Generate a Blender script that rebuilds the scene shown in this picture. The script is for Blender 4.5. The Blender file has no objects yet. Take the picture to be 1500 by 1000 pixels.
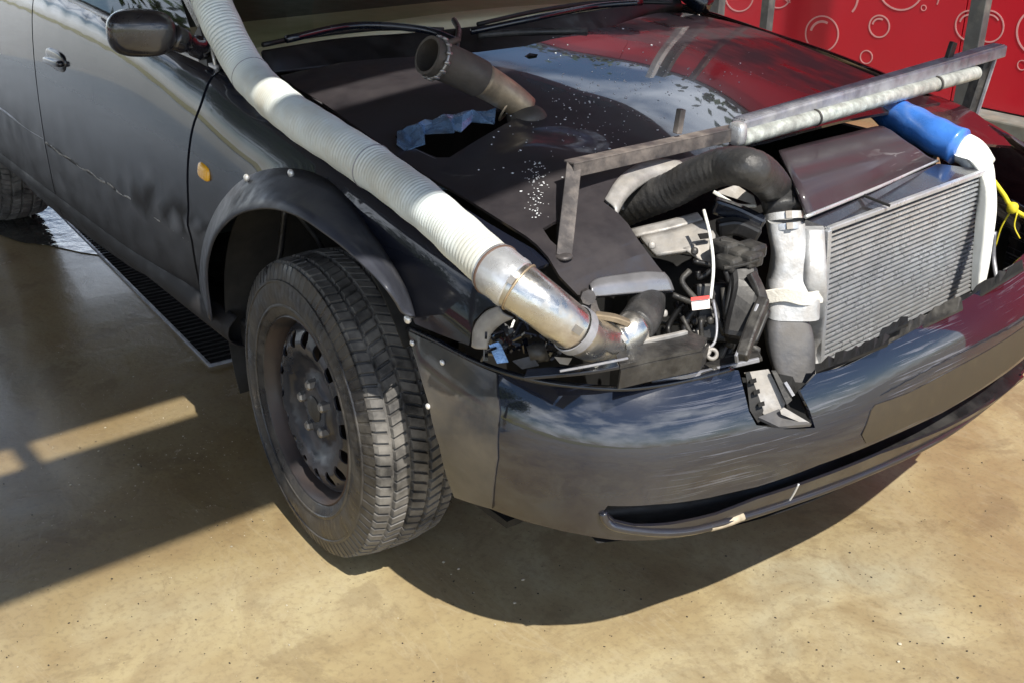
import bpy, math, random
import numpy as np
from mathutils import Vector, Matrix, Euler
from mathutils.geometry import delaunay_2d_cdt
random.seed(7); rng = np.random.default_rng(7)
S = bpy.context.scene
COL = S.collection

# ------------------------------------------------------------------ camera
CP = Vector((1.96, -1.885, 1.521)); FPX = 1652.4
CR = Euler([math.radians(a) for a in (65.01, -0.58, 51.51)], 'XYZ')
cam = bpy.data.cameras.new('camera'); cam.sensor_width = 36; cam.lens = 36 * FPX / 1500
cam.clip_start = .05; cam.clip_end = 400
camo = bpy.data.objects.new('camera', cam); COL.objects.link(camo)
camo.location = CP; camo.rotation_euler = CR; S.camera = camo
# ------------------------------------------------------------------ sky, sun, exposure
SUN = Vector((.69, -.15, 1)).normalized()
W = bpy.data.worlds.new('World'); S.world = W; W.use_nodes = True
nt = W.node_tree; nt.nodes.clear()
wo = nt.nodes.new('ShaderNodeOutputWorld'); bg = nt.nodes.new('ShaderNodeBackground')
sky = nt.nodes.new('ShaderNodeTexSky'); sky.sky_type = 'NISHITA'; sky.sun_disc = False
sky.sun_elevation = math.asin(SUN.z); sky.sun_rotation = math.atan2(SUN.x, SUN.y)
sky.dust_density = .3; sky.ozone_density = 3.0
tc = nt.nodes.new('ShaderNodeTexCoord'); cn = nt.nodes.new('ShaderNodeTexNoise')
mp = nt.nodes.new('ShaderNodeMapping'); mp.inputs['Scale'].default_value = (1, 1, 2.6)
cn.inputs['Scale'].default_value = 2.2; cn.inputs['Detail'].default_value = 5; cn.inputs['Roughness'].default_value = .55
cr = nt.nodes.new('ShaderNodeValToRGB'); cr.color_ramp.elements[0].position = .44; cr.color_ramp.elements[1].position = .66
mx = nt.nodes.new('ShaderNodeMix'); mx.data_type = 'RGBA'
nt.links.new(tc.outputs['Generated'], mp.inputs[0]); nt.links.new(mp.outputs[0], cn.inputs['Vector'])
nt.links.new(cn.outputs['Fac'], cr.inputs[0])
sx = nt.nodes.new('ShaderNodeSeparateXYZ'); mr_ = nt.nodes.new('ShaderNodeMapRange'); mm_ = nt.nodes.new('ShaderNodeMath'); mm_.operation = 'MULTIPLY'
nt.links.new(tc.outputs['Generated'], sx.inputs[0]); nt.links.new(sx.outputs[2], mr_.inputs['Value'])
for k_, v_ in zip(('From Min', 'From Max', 'To Min', 'To Max'), (.50, .78, 1, .08)): mr_.inputs[k_].default_value = v_
nt.links.new(cr.outputs[0], mm_.inputs[0]); nt.links.new(mr_.outputs[0], mm_.inputs[1]); nt.links.new(mm_.outputs[0], mx.inputs['Factor'])
nt.links.new(sky.outputs[0], mx.inputs['A']); mx.inputs['B'].default_value = (18, 19, 20.5, 1)
nt.links.new(mx.outputs['Result'], bg.inputs['Color']); bg.inputs['Strength'].default_value = .10
nt.links.new(bg.outputs[0], wo.inputs[0])
sl = bpy.data.lights.new('sun', 'SUN'); sl.energy = 5.0; sl.angle = math.radians(.55); sl.color = (1, .94, .84)
so = bpy.data.objects.new('sun', sl); COL.objects.link(so); so.location = (6, -2, 8)
so.rotation_euler = (-SUN).to_track_quat('-Z', 'Y').to_euler()
S.view_settings.view_transform = 'Standard'; S.view_settings.look = 'None'
S.view_settings.exposure = 0.42; S.view_settings.gamma = 1; S.view_settings.use_curve_mapping = False
S.render.engine = 'CYCLES'

# ------------------------------------------------------------------ helpers
CM = np.array(CR.to_matrix()); C0 = np.array(CP)
def ray(u, v): return CM @ np.array([(u - 750) / FPX, -(v - 500) / FPX, -1.0])
def at(u, v, ax=None, val=None, d=None):
    """photo pixel -> point in the place, on a plane x/y/z = val or at camera depth d"""
    r = ray(u, v)
    if d is not None: return C0 + r * d
    i = 'xyz'.index(ax); return C0 + r * ((val - C0[i]) / r[i])
def proj(P):
    c = (np.asarray(P) - C0) @ CM
    return np.stack([750 + FPX * c[..., 0] / -c[..., 2], 500 - FPX * c[..., 1] / -c[..., 2]], -1)
def tag(o, label=None, cat=None, group=None, kind=None):
    if label: o['label'] = label
    if cat: o['category'] = cat
    if group: o['group'] = group
    if kind: o['kind'] = kind
    return o
def empty(name, loc, label, cat, group=None):
    o = bpy.data.objects.new(name, None); COL.objects.link(o); o.location = loc; o.empty_display_size = .1
    return tag(o, label, cat, group)
def link(name, me, parent=None, label=None):
    o = bpy.data.objects.new(name, me); COL.objects.link(o)
    if parent is not None:
        o.parent = parent
        w = Matrix.Identity(4); p = parent
        while p is not None: w = p.matrix_basis @ w; p = p.parent
        o.matrix_basis = w.inverted() @ o.matrix_basis
        # geometry is given in world space; keep it there
    if label: o['label'] = label
    return o
def mesh(name, V, F, mat, parent=None, smooth=True, label=None, solid=0, off=-1, bevel=0, auto=None, kind=None):
    me = bpy.data.meshes.new(name); me.from_pydata([tuple(map(float, v)) for v in V], [], [tuple(f) for f in F]); me.update()
    me.materials.append(mat)
    if smooth: me.polygons.foreach_set('use_smooth', [True] * len(me.polygons))
    if smooth and auto:
        me.set_sharp_from_angle(angle=math.radians(auto))
    if smooth and LASTN[0] and LASTN[0][0] == len(me.vertices) and len(me.polygons):
        nn_ = LASTN[0][1]; p0 = me.polygons[len(me.polygons) // 2]
        ec = {}
        for p_ in me.polygons:
            for k_ in p_.edge_keys: ec[k_] = ec.get(k_, 0) + 1
        for e_ in me.edges:
            if ec.get(tuple(sorted(e_.vertices)), 0) < 2: e_.use_edge_sharp = True
        sgn = 1 if np.dot(nn_[p0.vertices[0]], p0.normal) > 0 else -1
        me.normals_split_custom_set_from_vertices([tuple(map(float, n * sgn)) for n in nn_])
    LASTN[0] = None
    o = link(name, me, parent, label)
    if solid:
        m = o.modifiers.new('solid', 'SOLIDIFY'); m.thickness = solid; m.offset = off
    if bevel:
        m = o.modifiers.new('bevel', 'BEVEL'); m.width = bevel; m.segments = 2; m.limit_method = 'ANGLE'; m.angle_limit = math.radians(35)
    if kind: o['kind'] = kind
    return o
LASTN = [None]
class MB:
    def __init__(s): s.V = []; s.F = []
    def add(s, V, F):
        n = len(s.V); s.V += [tuple(v) for v in V]; s.F += [tuple(i + n for i in f) for f in F]; return s
    def box(s, a, b):
        V = [(x, y, z) for x in (a[0], b[0]) for y in (a[1], b[1]) for z in (a[2], b[2])]
        return s.add(V, [(0, 1, 3, 2), (4, 6, 7, 5), (0, 4, 5, 1), (2, 3, 7, 6), (0, 2, 6, 4), (1, 5, 7, 3)])
    def bar(s, p, q, w, h, up=(0, 0, 1)):
        p, q = Vector(p), Vector(q); d = (q - p).normalized(); r = d.cross(Vector(up)).normalized(); k = r.cross(d)
        V = [e + r * (i * w / 2) + k * (j * h / 2) for e in (p, q) for i, j in ((-1, -1), (1, -1), (1, 1), (-1, 1))]
        return s.add(V, [(3, 2, 1, 0), (4, 5, 6, 7), (0, 1, 5, 4), (1, 2, 6, 5), (2, 3, 7, 6), (3, 0, 4, 7)])
    def tube(s, P, R, n=24, caps=False):
        V, F = tubegeo(P, R, n, caps); return s.add(V, F)
    def sweep(s, Q, w, h, up=(0, 0, 1)):
        Q = [Vector(q) for q in Q]; V = []; F = []; m_ = len(Q)
        for i in range(m_):
            d_ = (Q[min(i + 1, m_ - 1)] - Q[max(i - 1, 0)]).normalized(); r = d_.cross(Vector(up)).normalized(); k = r.cross(d_)
            V += [Q[i] + r * (a * w / 2) + k * (b * h / 2) for a, b in ((-1, -1), (1, -1), (1, 1), (-1, 1))]
        for i in range(m_ - 1): F += [(4 * i + j, 4 * i + (j + 1) % 4, 4 * i + 4 + (j + 1) % 4, 4 * i + 4 + j) for j in range(4)]
        F += [(3, 2, 1, 0), tuple(4 * m_ - 4 + j for j in range(4))]
        return s.add(V, F)
    def build(s, name, mat, parent=None, **k): return mesh(name, s.V, s.F, mat, parent, **k)
def spline(P, n):
    """Catmull-Rom through P, n samples per span"""
    P = np.asarray(P, float); Q = np.vstack([2 * P[0] - P[1], P, 2 * P[-1] - P[-2]]); out = []
    for i in range(len(P) - 1):
        a, b, c, d = Q[i:i + 4]
        for k in range(n):
            t = k / n
            out.append(.5 * (2 * b + (c - a) * t + (2 * a - 5 * b + 4 * c - d) * t * t + (3 * b - 3 * c + d - a) * t ** 3))
    out.append(P[-1]); return np.array(out)
def tubegeo(P, R, n=24, caps=False):
    P = [Vector(p) for p in P]; m = len(P)
    if np.isscalar(R): R = [R] * m
    V = []; F = []; T = []
    for i in range(m): T.append((P[min(i + 1, m - 1)] - P[max(i - 1, 0)]).normalized())
    r = T[0].orthogonal().normalized()
    for i in range(m):
        r = (r - T[i] * r.dot(T[i])).normalized(); k = T[i].cross(r)
        for j in range(n):
            a = 2 * math.pi * j / n; V.append(P[i] + (r * math.cos(a) + k * math.sin(a)) * R[i])
    for i in range(m - 1):
        for j in range(n):
            j2 = (j + 1) % n; F.append((i * n + j, i * n + j2, (i + 1) * n + j2, (i + 1) * n + j))
    if caps: F.append(tuple(range(n - 1, -1, -1))); F.append(tuple((m - 1) * n + j for j in range(n)))
    return V, F
def loft(rows, nu=6, nv=6):
    """grid of control points -> smooth grid"""
    A = np.array([spline(r, nu) for r in rows]); B = np.array([spline(A[:, j], nv) for j in range(A.shape[1])]).transpose(1, 0, 2)
    h, w = B.shape[:2]
    return B.reshape(-1, 3), [(i * w + j, i * w + j + 1, (i + 1) * w + j + 1, (i + 1) * w + j) for i in range(h - 1) for j in range(w - 1)]
def cub(x, X, Y):
    i = min(max(int(np.searchsorted(X, x)) - 1, 0), len(X) - 2); i0 = max(i - 1, 0); i3 = min(i + 2, len(X) - 1)
    h = X[i + 1] - X[i]; t = (x - X[i]) / h; m0 = (Y[i + 1] - Y[i0]) / (X[i + 1] - X[i0]) * h; m1 = (Y[i3] - Y[i]) / (X[i3] - X[i]) * h
    return (2 * t ** 3 - 3 * t * t + 1) * Y[i] + (t ** 3 - 2 * t * t + t) * m0 + (-2 * t ** 3 + 3 * t * t) * Y[i + 1] + (t ** 3 - t * t) * m1
def inpoly(p, L):
    x, y = p; c = False; n = len(L); j = n - 1
    for i in range(n):
        xi, yi = L[i]; xj, yj = L[j]
        if (yi > y) != (yj > y) and x < (xj - xi) * (y - yi) / (yj - yi) + xi: c = not c
        j = i
    return c
def dens(L, st):
    out = []
    for i in range(len(L)):
        a = np.array(L[i]); b = np.array(L[(i + 1) % len(L)]); n = max(1, int(np.linalg.norm(b - a) / st))
        out += [tuple(a + (b - a) * k / n) for k in range(n)]
    return out
def sheet(f, loop, holes=(), st=.03):
    """panel cut to an outline: 2-D outline and holes in surface coordinates, lifted by f"""
    loops = [dens(loop, st)] + [dens(h, st * .6) for h in holes]
    V = []; E = []
    for L in loops:
        n0 = len(V); V += [Vector(p) for p in L]; E += [(n0 + i, n0 + (i + 1) % len(L)) for i in range(len(L))]
    A = np.array(loops[0]); lo, hi = A.min(0), A.max(0)
    allp = np.array([p for L in loops for p in L])
    for i, x in enumerate(np.arange(lo[0] + st / 2, hi[0], st)):
        for y in np.arange(lo[1] + st / 2 * (1 + i % 2) * .9, hi[1], st):
            if inpoly((x, y), loops[0]) and not any(inpoly((x, y), h) for h in loops[1:]):
                if ((allp - (x, y)) ** 2).sum(1).min() > (st * .45) ** 2: V.append(Vector((x, y)))
    v2, _, f2, *_r = delaunay_2d_cdt(V, E, [], 0, 1e-6)
    F = []
    for t in f2:
        c = sum((v2[i] for i in t), Vector((0, 0))) / len(t)
        if inpoly(c, loops[0]) and not any(inpoly(c, h) for h in loops[1:]): F.append(tuple(t))
    global NRM
    e = 2e-3; NRM = []
    for p in v2:
        a_, b_ = p[0], p[1]
        n = np.cross(np.subtract(f(a_ + e, b_), f(a_ - e, b_)), np.subtract(f(a_, b_ + e), f(a_, b_ - e))); l = np.linalg.norm(n)
        NRM.append(n / l if l > 1e-12 else np.array([0, 0, 1.]))
    V_ = [f(p[0], p[1]) for p in v2]
    LASTN[0] = (len(V_), NRM)
    return V_, F
LASTN = [None]
class Surf:
    """surface f(a, b) with the inverse of the view onto it"""
    def __init__(s, f, ra, rb, n=140):
        s.f = f; s.a = np.linspace(*ra, n); s.b = np.linspace(*rb, n)
        s.g = proj(np.array([[f(a, b) for b in s.b] for a in s.a])); s.da = s.a[1] - s.a[0]; s.db = s.b[1] - s.b[0]
    def inv(s, u, v):
        d = ((s.g - (u, v)) ** 2).sum(-1); i, j = np.unravel_index(d.argmin(), d.shape); a, b = s.a[i], s.b[j]
        for _ in range(4):
            p = proj(s.f(a, b)); pa = (proj(s.f(a + 1e-3, b)) - p) / 1e-3; pb = (proj(s.f(a, b + 1e-3)) - p) / 1e-3
            J = np.array([pa, pb]).T
            if abs(np.linalg.det(J)) < 1e2: break
            e = np.linalg.solve(J, np.array([u, v]) - p)
            if max(abs(e[0]) / s.da, abs(e[1]) / s.db) > 6: break
            a += e[0]; b += e[1]
        return (a, b)
    def L(s, pts): return [s.inv(*p) for p in pts]
    def P(s, u, v): return np.array(s.f(*s.inv(u, v)))

# ------------------------------------------------------------------ materials
def new(name):
    m = bpy.data.materials.new(name); m.use_nodes = True; t = m.node_tree
    return m, t, t.nodes['Principled BSDF']
def N(t, k, **kw):
    n = t.nodes.new('ShaderNode' + k)
    for a, b in kw.items():
        if a in n.inputs: n.inputs[a].default_value = b
        else: setattr(n, a, b)
    return n
def noise(t, sc, det=5, ro=.55, stretch=None, rot=None, dist=0):
    n = N(t, 'TexNoise'); n.inputs['Scale'].default_value = sc; n.inputs['Detail'].default_value = det; n.inputs['Roughness'].default_value = ro
    n.inputs['Distortion'].default_value = dist
    c = N(t, 'TexCoord'); mpn = N(t, 'Mapping')
    if stretch: mpn.inputs['Scale'].default_value = stretch
    if rot: mpn.inputs['Rotation'].default_value = rot
    t.links.new(c.outputs['Object'], mpn.inputs[0]); t.links.new(mpn.outputs[0], n.inputs['Vector']); return n.outputs['Fac']
def ramp(t, src, stops, interp='LINEAR'):
    r = N(t, 'ValToRGB'); cr_ = r.color_ramp; cr_.interpolation = interp
    while len(cr_.elements) < len(stops): cr_.elements.new(.5)
    for e, (p, c) in zip(cr_.elements, stops):
        e.position = p; e.color = (c, c, c, 1) if np.isscalar(c) else (*c, 1)
    t.links.new(src, r.inputs[0]); return r.outputs[0]
def mix(t, fac, a, b, mode='MIX'):
    m = N(t, 'Mix', data_type='RGBA'); m.blend_type = mode
    for k, v in (('Factor', fac), ('A', a), ('B', b)):
        if hasattr(v, 'links') or isinstance(v, bpy.types.NodeSocket): t.links.new(v, m.inputs[k])
        elif k == 'Factor': m.inputs[k].default_value = v
        else: m.inputs[k].default_value = (v, v, v, 1) if np.isscalar(v) else (*v, 1)
    return m.outputs['Result']
def math_(t, op, a, b=0., clamp=False):
    m = N(t, 'Math', operation=op); m.use_clamp = clamp
    for i, v in enumerate((a, b)):
        if isinstance(v, bpy.types.NodeSocket): t.links.new(v, m.inputs[i])
        else: m.inputs[i].default_value = v
    return m.outputs[0]
def xyz(t, i):
    c = N(t, 'TexCoord'); s = N(t, 'SeparateXYZ'); t.links.new(c.outputs['Object'], s.inputs[0]); return s.outputs[i]
def rng_(t, src, a, b, c=0., d=1.):
    m = N(t, 'MapRange'); m.inputs['From Min'].default_value = a; m.inputs['From Max'].default_value = b
    m.inputs['To Min'].default_value = c; m.inputs['To Max'].default_value = d; t.links.new(src, m.inputs['Value']); return m.outputs[0]
def bump(t, b, src, s, d=.01):
    n = N(t, 'Bump'); n.inputs['Strength'].default_value = s; n.inputs['Distance'].default_value = d
    t.links.new(src, n.inputs['Height']); t.links.new(n.outputs[0], b.inputs['Normal']); return n
def basic(name, col, rough=.5, metal=0, var=.25, vs=12, bmp=.15, bs=60, dust=None, dcol=(.22, .18, .13), spec=.5, coat=0):
    m, t, b = new(name)
    n = noise(t, vs); c2 = tuple(x * (1 - var) for x in col); c3 = tuple(min(1, x * (1 + var)) for x in col)
    c = ramp(t, n, [(.3, c2), (.7, c3)])
    r = ramp(t, noise(t, vs * 1.7), [(.3, max(.03, rough - .12)), (.7, min(1, rough + .12))])
    if dust:
        d = ramp(t, noise(t, vs * .6, 7, .65), [(max(0, .62 - dust * .4), 0), (.9 - dust * .3, 1)])
        c = mix(t, d, c, dcol); r = mix(t, d, r, .85)
    t.links.new(c, b.inputs['Base Color']); t.links.new(r, b.inputs['Roughness']); b.inputs['Metallic'].default_value = metal
    b.inputs['Specular IOR Level'].default_value = spec; b.inputs['Coat Weight'].default_value = coat; b.inputs['Coat Roughness'].default_value = .08
    if bmp: bump(t, b, noise(t, bs), bmp, .003)
    return m
M = {}
def paint(name, base, dustfun, rough=.22, coat=.9, scr=True, dcol=(.20, .165, .115), wob=.05, metallic=.35, cior=1.8, crough=.06, scuff=False):
    """dirty dark car paint under clear coat; dustfun(t) gives how much dirt lies where"""
    m, t, b = new(name)
    flake = noise(t, 900, 1)
    c = mix(t, ramp(t, flake, [(.4, 0), (.8, .35)]), base, tuple(min(1, x * 3) for x in base))
    d = dustfun(t)
    if scr:
        s = ramp(t, noise(t, 14, 2, .5, (1, 1, 14), (.3, .2, 0), .6), [(.645, 0), (.67, 1)])
        s2 = ramp(t, noise(t, 5, 4), [(.5, 0), (.62, .7)]); sc = math_(t, 'MULTIPLY', s, s2)
        c = mix(t, sc, c, (.30, .30, .31))
        d2 = math_(t, 'MAXIMUM', d, math_(t, 'MULTIPLY', sc, .6))
    else: d2 = d
    c = mix(t, d, c, dcol)
    if scuff:
        sc = ramp(t, noise(t, 3.4, 6, .7, (1, 1, 70), (.10, -.07, 0), .25), [(.56, 0), (.60, 1)])
        m1 = ramp(t, noise(t, 3.1, 3), [(.40, 0), (.52, 1)])
        zz = math_(t, 'MULTIPLY', rng_(t, xyz(t, 2), .43, .48, 0, 1), rng_(t, xyz(t, 1), -.70, -.55, 0, 1))
        fs = math_(t, 'MULTIPLY', math_(t, 'MULTIPLY', sc, m1), math_(t, 'MULTIPLY', zz, .30))
        c = mix(t, fs, c, (.30, .31, .36)); d2 = math_(t, 'MAXIMUM', d2, math_(t, 'MULTIPLY', fs, .8))
    t.links.new(c, b.inputs['Base Color'])
    t.links.new(mix(t, d2, rough, .75), b.inputs['Roughness'])
    t.links.new(math_(t, 'SUBTRACT', coat, math_(t, 'MULTIPLY', d2, coat * 1.5), True), b.inputs['Coat Weight'])
    b.inputs['Coat Roughness'].default_value = crough; b.inputs['Coat IOR'].default_value = cior; b.inputs['Metallic'].default_value = 0
    b.inputs['Specular IOR Level'].default_value = .2
    bump(t, b, math_(t, 'ADD', noise(t, 5, 2), math_(t, 'MULTIPLY', noise(t, 240, 3), .06)), wob, .03)
    return m
def d_side(t):
    z = xyz(t, 2)
    low = rng_(t, z, .85, .38, .04, .8)
    n = noise(t, 9, 7, .6); st = noise(t, 26, 4, .6, (1, 1, .12))
    k = math_(t, 'MULTIPLY', low, rng_(t, n, .25, .7, .7, 1.05))
    return math_(t, 'ADD', k, ramp(t, st, [(.6, 0), (.9, .12)]), True)
def d_bumper(t):
    z = xyz(t, 2); low = rng_(t, z, .50, .30, 0.0, .6); n = noise(t, 14, 8, .65)
    sp = ramp(t, noise(t, 60, 6, .7), [(.5, 0), (.75, .25)])
    a = math_(t, 'ADD', math_(t, 'MULTIPLY', low, rng_(t, n, .3, .65, .35, 1.1)), math_(t, 'MULTIPLY', sp, low), True)
    cor = rng_(t, math_(t, 'ADD', xyz(t, 0), math_(t, 'MULTIPLY', noise(t, 20, 5), .02)), .52, .56, 1, 0)
    side_ = rng_(t, xyz(t, 1), -.3, -.5, 0, 1)
    cor = math_(t, 'MULTIPLY', math_(t, 'MULTIPLY', cor, side_), rng_(t, noise(t, 30, 8, .7, (1, 1, .35)), .25, .7, .5, .95))
    a = math_(t, 'MAXIMUM', a, cor)
    return a
def d_hood(t):
    # road dust: heavy on the right half and front, thin on the left half of the bonnet
    y = xyz(t, 1); x = xyz(t, 0)
    e = math_(t, 'ADD', y, math_(t, 'MULTIPLY', x, -.12))
    e = math_(t, 'ADD', e, math_(t, 'MULTIPLY', math_(t, 'SUBTRACT', noise(t, 7, 6), .5), .28))
    k = rng_(t, e, -.36, -.20, 1, .0)
    fr = rng_(t, math_(t, 'ADD', x, math_(t, 'MULTIPLY', noise(t, 9, 5), .1)), .48, .60, 0, .9)
    fr = math_(t, 'MULTIPLY', fr, rng_(t, math_(t, 'ADD', x, math_(t, 'MULTIPLY', noise(t, 9, 5), .04)), .70, .75, 1, .35))
    k = math_(t, 'MAXIMUM', k, fr)
    k = math_(t, 'MULTIPLY', k, rng_(t, noise(t, 16, 8, .65), .25, .75, .3, .85), True)
    film = math_(t, 'MULTIPLY', ramp(t, noise(t, 5, 7, .65, (1, 2.5, 1), (0, 0, .5)), [(.34, .1), (.60, .62)]), rng_(t, math_(t, 'ADD', y, math_(t, 'MULTIPLY', x, -.35)), .12, .28, .06, 1))
    return math_(t, 'MAXIMUM', k, film)
M['side'] = paint('paint_side', (.006, .008, .016), d_side, dcol=(.034, .031, .028), scr=False, cior=1.62, crough=.04, wob=.03)
M['bumper'] = paint('paint_bumper', (.006, .008, .016), d_bumper, scr=False, rough=.25, dcol=(.050, .036, .022), wob=.04, coat=1, cior=1.8, crough=.03, scuff=True)
M['hood'] = paint('paint_hood', (.010, .010, .014), d_hood, rough=.12, scr=False, dcol=(.050, .044, .046), wob=.015, cior=2.4, crough=.02)
M['nose'] = paint('paint_nose', (.02, .014, .02), lambda t: ramp(t, noise(t, 10, 6), [(.3, .25), (.75, .7)]), rough=.3, dcol=(.07, .055, .062), cior=1.6, crough=.12)
M['fender2'] = paint('paint_far', (.03, .008, .012), lambda t: ramp(t, noise(t, 10, 6), [(.45, 0), (.8, .4)]), rough=.2, dcol=(.14, .09, .08))
M['flare'] = basic('flare_plastic', (.045, .049, .064), .42, var=.2, dust=.3, dcol=(.09, .09, .095))
M['mirror'] = basic('mirror_plastic', (.014, .014, .020), .2, dust=.3, dcol=(.05, .045, .04), coat=.8)
M['black'] = basic('black_plastic', (.008, .008, .009), .45, dust=.3, dcol=(.035, .033, .03))
M['blackgloss'] = basic('black_gloss', (.006, .008, .014), .2, dust=.15, dcol=(.04, .04, .045), coat=.5)
M['void'] = basic('near_black', (.004, .004, .004), .8, dust=.1, dcol=(.012, .011, .010))  # near-black for hollows, gaps and hidden parts
M['rubber'] = basic('tyre_rubber', (.018, .018, .020), .30, dust=.5, dcol=(.11, .10, .085), vs=22, bmp=.3, bs=90)
M['rubber_side'] = M['rubber']
M['tread'] = basic('sunlit_tread', (.028, .028, .030), .32, dust=.8, dcol=(.20, .19, .175), vs=26, bmp=.3, bs=90)  # paler copy of the rubber: sunlight on the tread put into the colour
M['cover'] = basic('dusty_corner_cover', (.025, .026, .030), .35, dust=.72, dcol=(.105, .09, .068), vs=11, coat=.5)
M['barrel'] = basic('rusty_barrel', (.022, .021, .024), .45, dust=.45, dcol=(.09, .055, .04), vs=5)
M['rim'] = basic('steel_rim', (.018, .021, .030), .32, dust=.3, vs=7, dcol=(.09, .075, .07), coat=.15)
M['rust'] = basic('rust_rim', (.10, .06, .045), .75, dust=.5, dcol=(.16, .11, .08))
M['bolt'] = basic('bolt_steel', (.32, .31, .30), .45, metal=.7, dust=.3)
M['chrome'] = basic('chrome', (.75, .75, .74), .25, metal=.4, var=.05, dust=.25, dcol=(.35, .33, .28))
M['satin'] = basic('satin_trim', (.62, .62, .64), .35, metal=.1, var=.08)
M['scuffp'] = basic('scuffed_primer', (.40, .34, .25), .7, var=.3, vs=60)
M['ledge'] = paint('ledge_reflection', (.008, .008, .012), lambda t: ramp(t, noise(t, 22, 6, .65), [(.3, .45), (.7, .8)]), rough=.25, dcol=(.085, .068, .043), scr=False, cior=1.7, crough=.1, wob=.04)  # olive tone stands for the ground reflected in the ledge
M['tankdark'] = basic('grimy_tank', (.10, .10, .105), .45, metal=.2, var=.3, vs=20, dust=.4, dcol=(.15, .14, .13), bmp=.6, bs=34)
M['alu'] = basic('aluminium', (.58, .60, .63), .30, metal=.6, var=.15, vs=25, dust=.3, dcol=(.38, .37, .35), bmp=.25)
M['aluw'] = basic('wrapped_aluminium', (.42, .43, .44), .5, metal=.3, var=.2, vs=30, dust=.45, dcol=(.33, .31, .29), bmp=1.0, bs=34)
M['steel'] = basic('pipe_steel', (.58, .57, .54), .26, metal=.95, var=.25, vs=18, dust=.3, dcol=(.36, .27, .17), bmp=.25)
M['brass'] = basic('heated_steel', (.48, .38, .26), .42, metal=.75, var=.3, vs=14, dust=.55, dcol=(.17, .145, .115), bmp=.3)
M['soot'] = basic('sooty_steel', (.085, .075, .065), .55, metal=.4, var=.3, dust=.55, dcol=(.11, .095, .08), bmp=.5)
M['rustbar'] = basic('raw_angle_iron', (.075, .069, .070), .5, metal=.3, var=.3, vs=20, dust=.5, dcol=(.30, .26, .23), bmp=.4)
M['galv'] = basic('grey_galvanised', (.27, .28, .32), .4, metal=.4, var=.35, vs=30, dust=.4, dcol=(.40, .40, .41), bmp=.3)
M['cream'] = basic('cream_lens', (.50, .54, .50), .25, metal=.25, var=.45, vs=42, dust=.6, dcol=(.22, .22, .21), bmp=.5, bs=70)
M['white'] = basic('white_tank', (.78, .79, .75), .5, var=.08, vs=14, dust=.15, dcol=(.5, .47, .4), bmp=.6, bs=30)
M['strap'] = basic('cloth_strap', (.66, .64, .58), .8, var=.12, bmp=.5, bs=140)
M['blue'] = basic('blue_silicone', (.05, .19, .62), .32, var=.12, vs=20, bmp=.5, bs=30, coat=.4)
M['hosew'] = basic('white_hose', (.66, .72, .72), .45, var=.15, vs=9, dust=.48, dcol=(.50, .46, .36), bmp=.1)
M['hoseb'] = basic('black_hose', (.030, .030, .031), .42, var=.15, vs=20, dust=.3, dcol=(.085, .08, .075), bmp=.5, bs=120)
M['yellow'] = basic('yellow_strap', (.72, .60, .03), .6, var=.1)
M['amber'] = basic('amber_lens', (.95, .48, .03), .25, var=.1, coat=.6)
M['dustmetal'] = basic('dusty_metal', (.34, .33, .32), .5, metal=.25, var=.3, vs=30, dust=.5, dcol=(.36, .33, .29), bmp=.5)
M['darkmetal'] = basic('dark_metal', (.035, .034, .034), .4, metal=.3, var=.4, vs=30, dust=.4, dcol=(.10, .095, .085), bmp=.6)
M['torn'] = basic('torn_blue_metal', (.16, .27, .44), .25, metal=.55, var=.5, vs=30, dust=.2, bmp=.8, bs=40)
M['bare'] = basic('highlight_sheet', (.30, .30, .32), .34, metal=.6, var=.15, vs=12, dust=.2, dcol=(.25, .22, .2), bmp=.2)  # pale sheet colour standing for the highlight on the bonnet lip
M['greyplast'] = basic('broken_grey_plastic', (.34, .34, .34), .5, var=.3, vs=40, dust=.3, bmp=.5)
M['label'] = basic('label_paper', (.8, .72, .68), .6, var=.05); M['labelred'] = basic('label_red', (.65, .05, .04), .5, var=.05)
M['dash'] = basic('dashboard', (.78, .72, .48), .7, var=.12)
M['cabin'] = basic('cabin_dark', (.07, .09, .075), .8)
M['drop'] = basic('water_foam', (.7, .72, .74), .15, var=.05, coat=1)
M['post'] = basic('grey_painted_steel', (.075, .082, .086), .45, var=.2, dust=.3, dcol=(.2, .2, .18))
M['postw'] = basic('pale_grey_post', (.5, .5, .5), .5, var=.15)
M['redwall'] = basic('red_panel', (.62, .012, .028), .38, var=.07, vs=1.2, bmp=.04, bs=3, coat=.2)
M['print'] = basic('pale_bubble_print', (.78, .38, .38), .5, var=.1)
M['kerb'] = basic('kerb_concrete', (.16, .17, .155), .8, var=.25, dust=.3)
M['roofm'] = basic('canopy_sheet', (.10, .10, .10), .6, var=.15)
M['bark'] = basic('bark', (.08, .06, .045), .9)
m, t, b = new('leaves'); c = ramp(t, noise(t, 1.5), [(.3, (.025, .05, .015)), (.7, (.07, .12, .03))]); t.links.new(c, b.inputs['Base Color']); b.inputs['Roughness'].default_value = .6; M['leaf'] = m
m, t, b = new('windscreen_glass')
b.inputs['Base Color'].default_value = (.55, .62, .55, 1); b.inputs['Transmission Weight'].default_value = 1; b.inputs['IOR'].default_value = 1.45; b.inputs['Roughness'].default_value = .03
gl = N(t, 'BsdfGlossy'); gl.inputs['Roughness'].default_value = .02; tr = N(t, 'BsdfTransparent'); tr.inputs['Color'].default_value = (.62, .68, .60, 1)
lw = N(t, 'LayerWeight'); lw.inputs['Blend'].default_value = .35; ms = N(t, 'MixShader'); fm = rng_(t, lw.outputs['Fresnel'], 0, 1, .14, .9)
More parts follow.
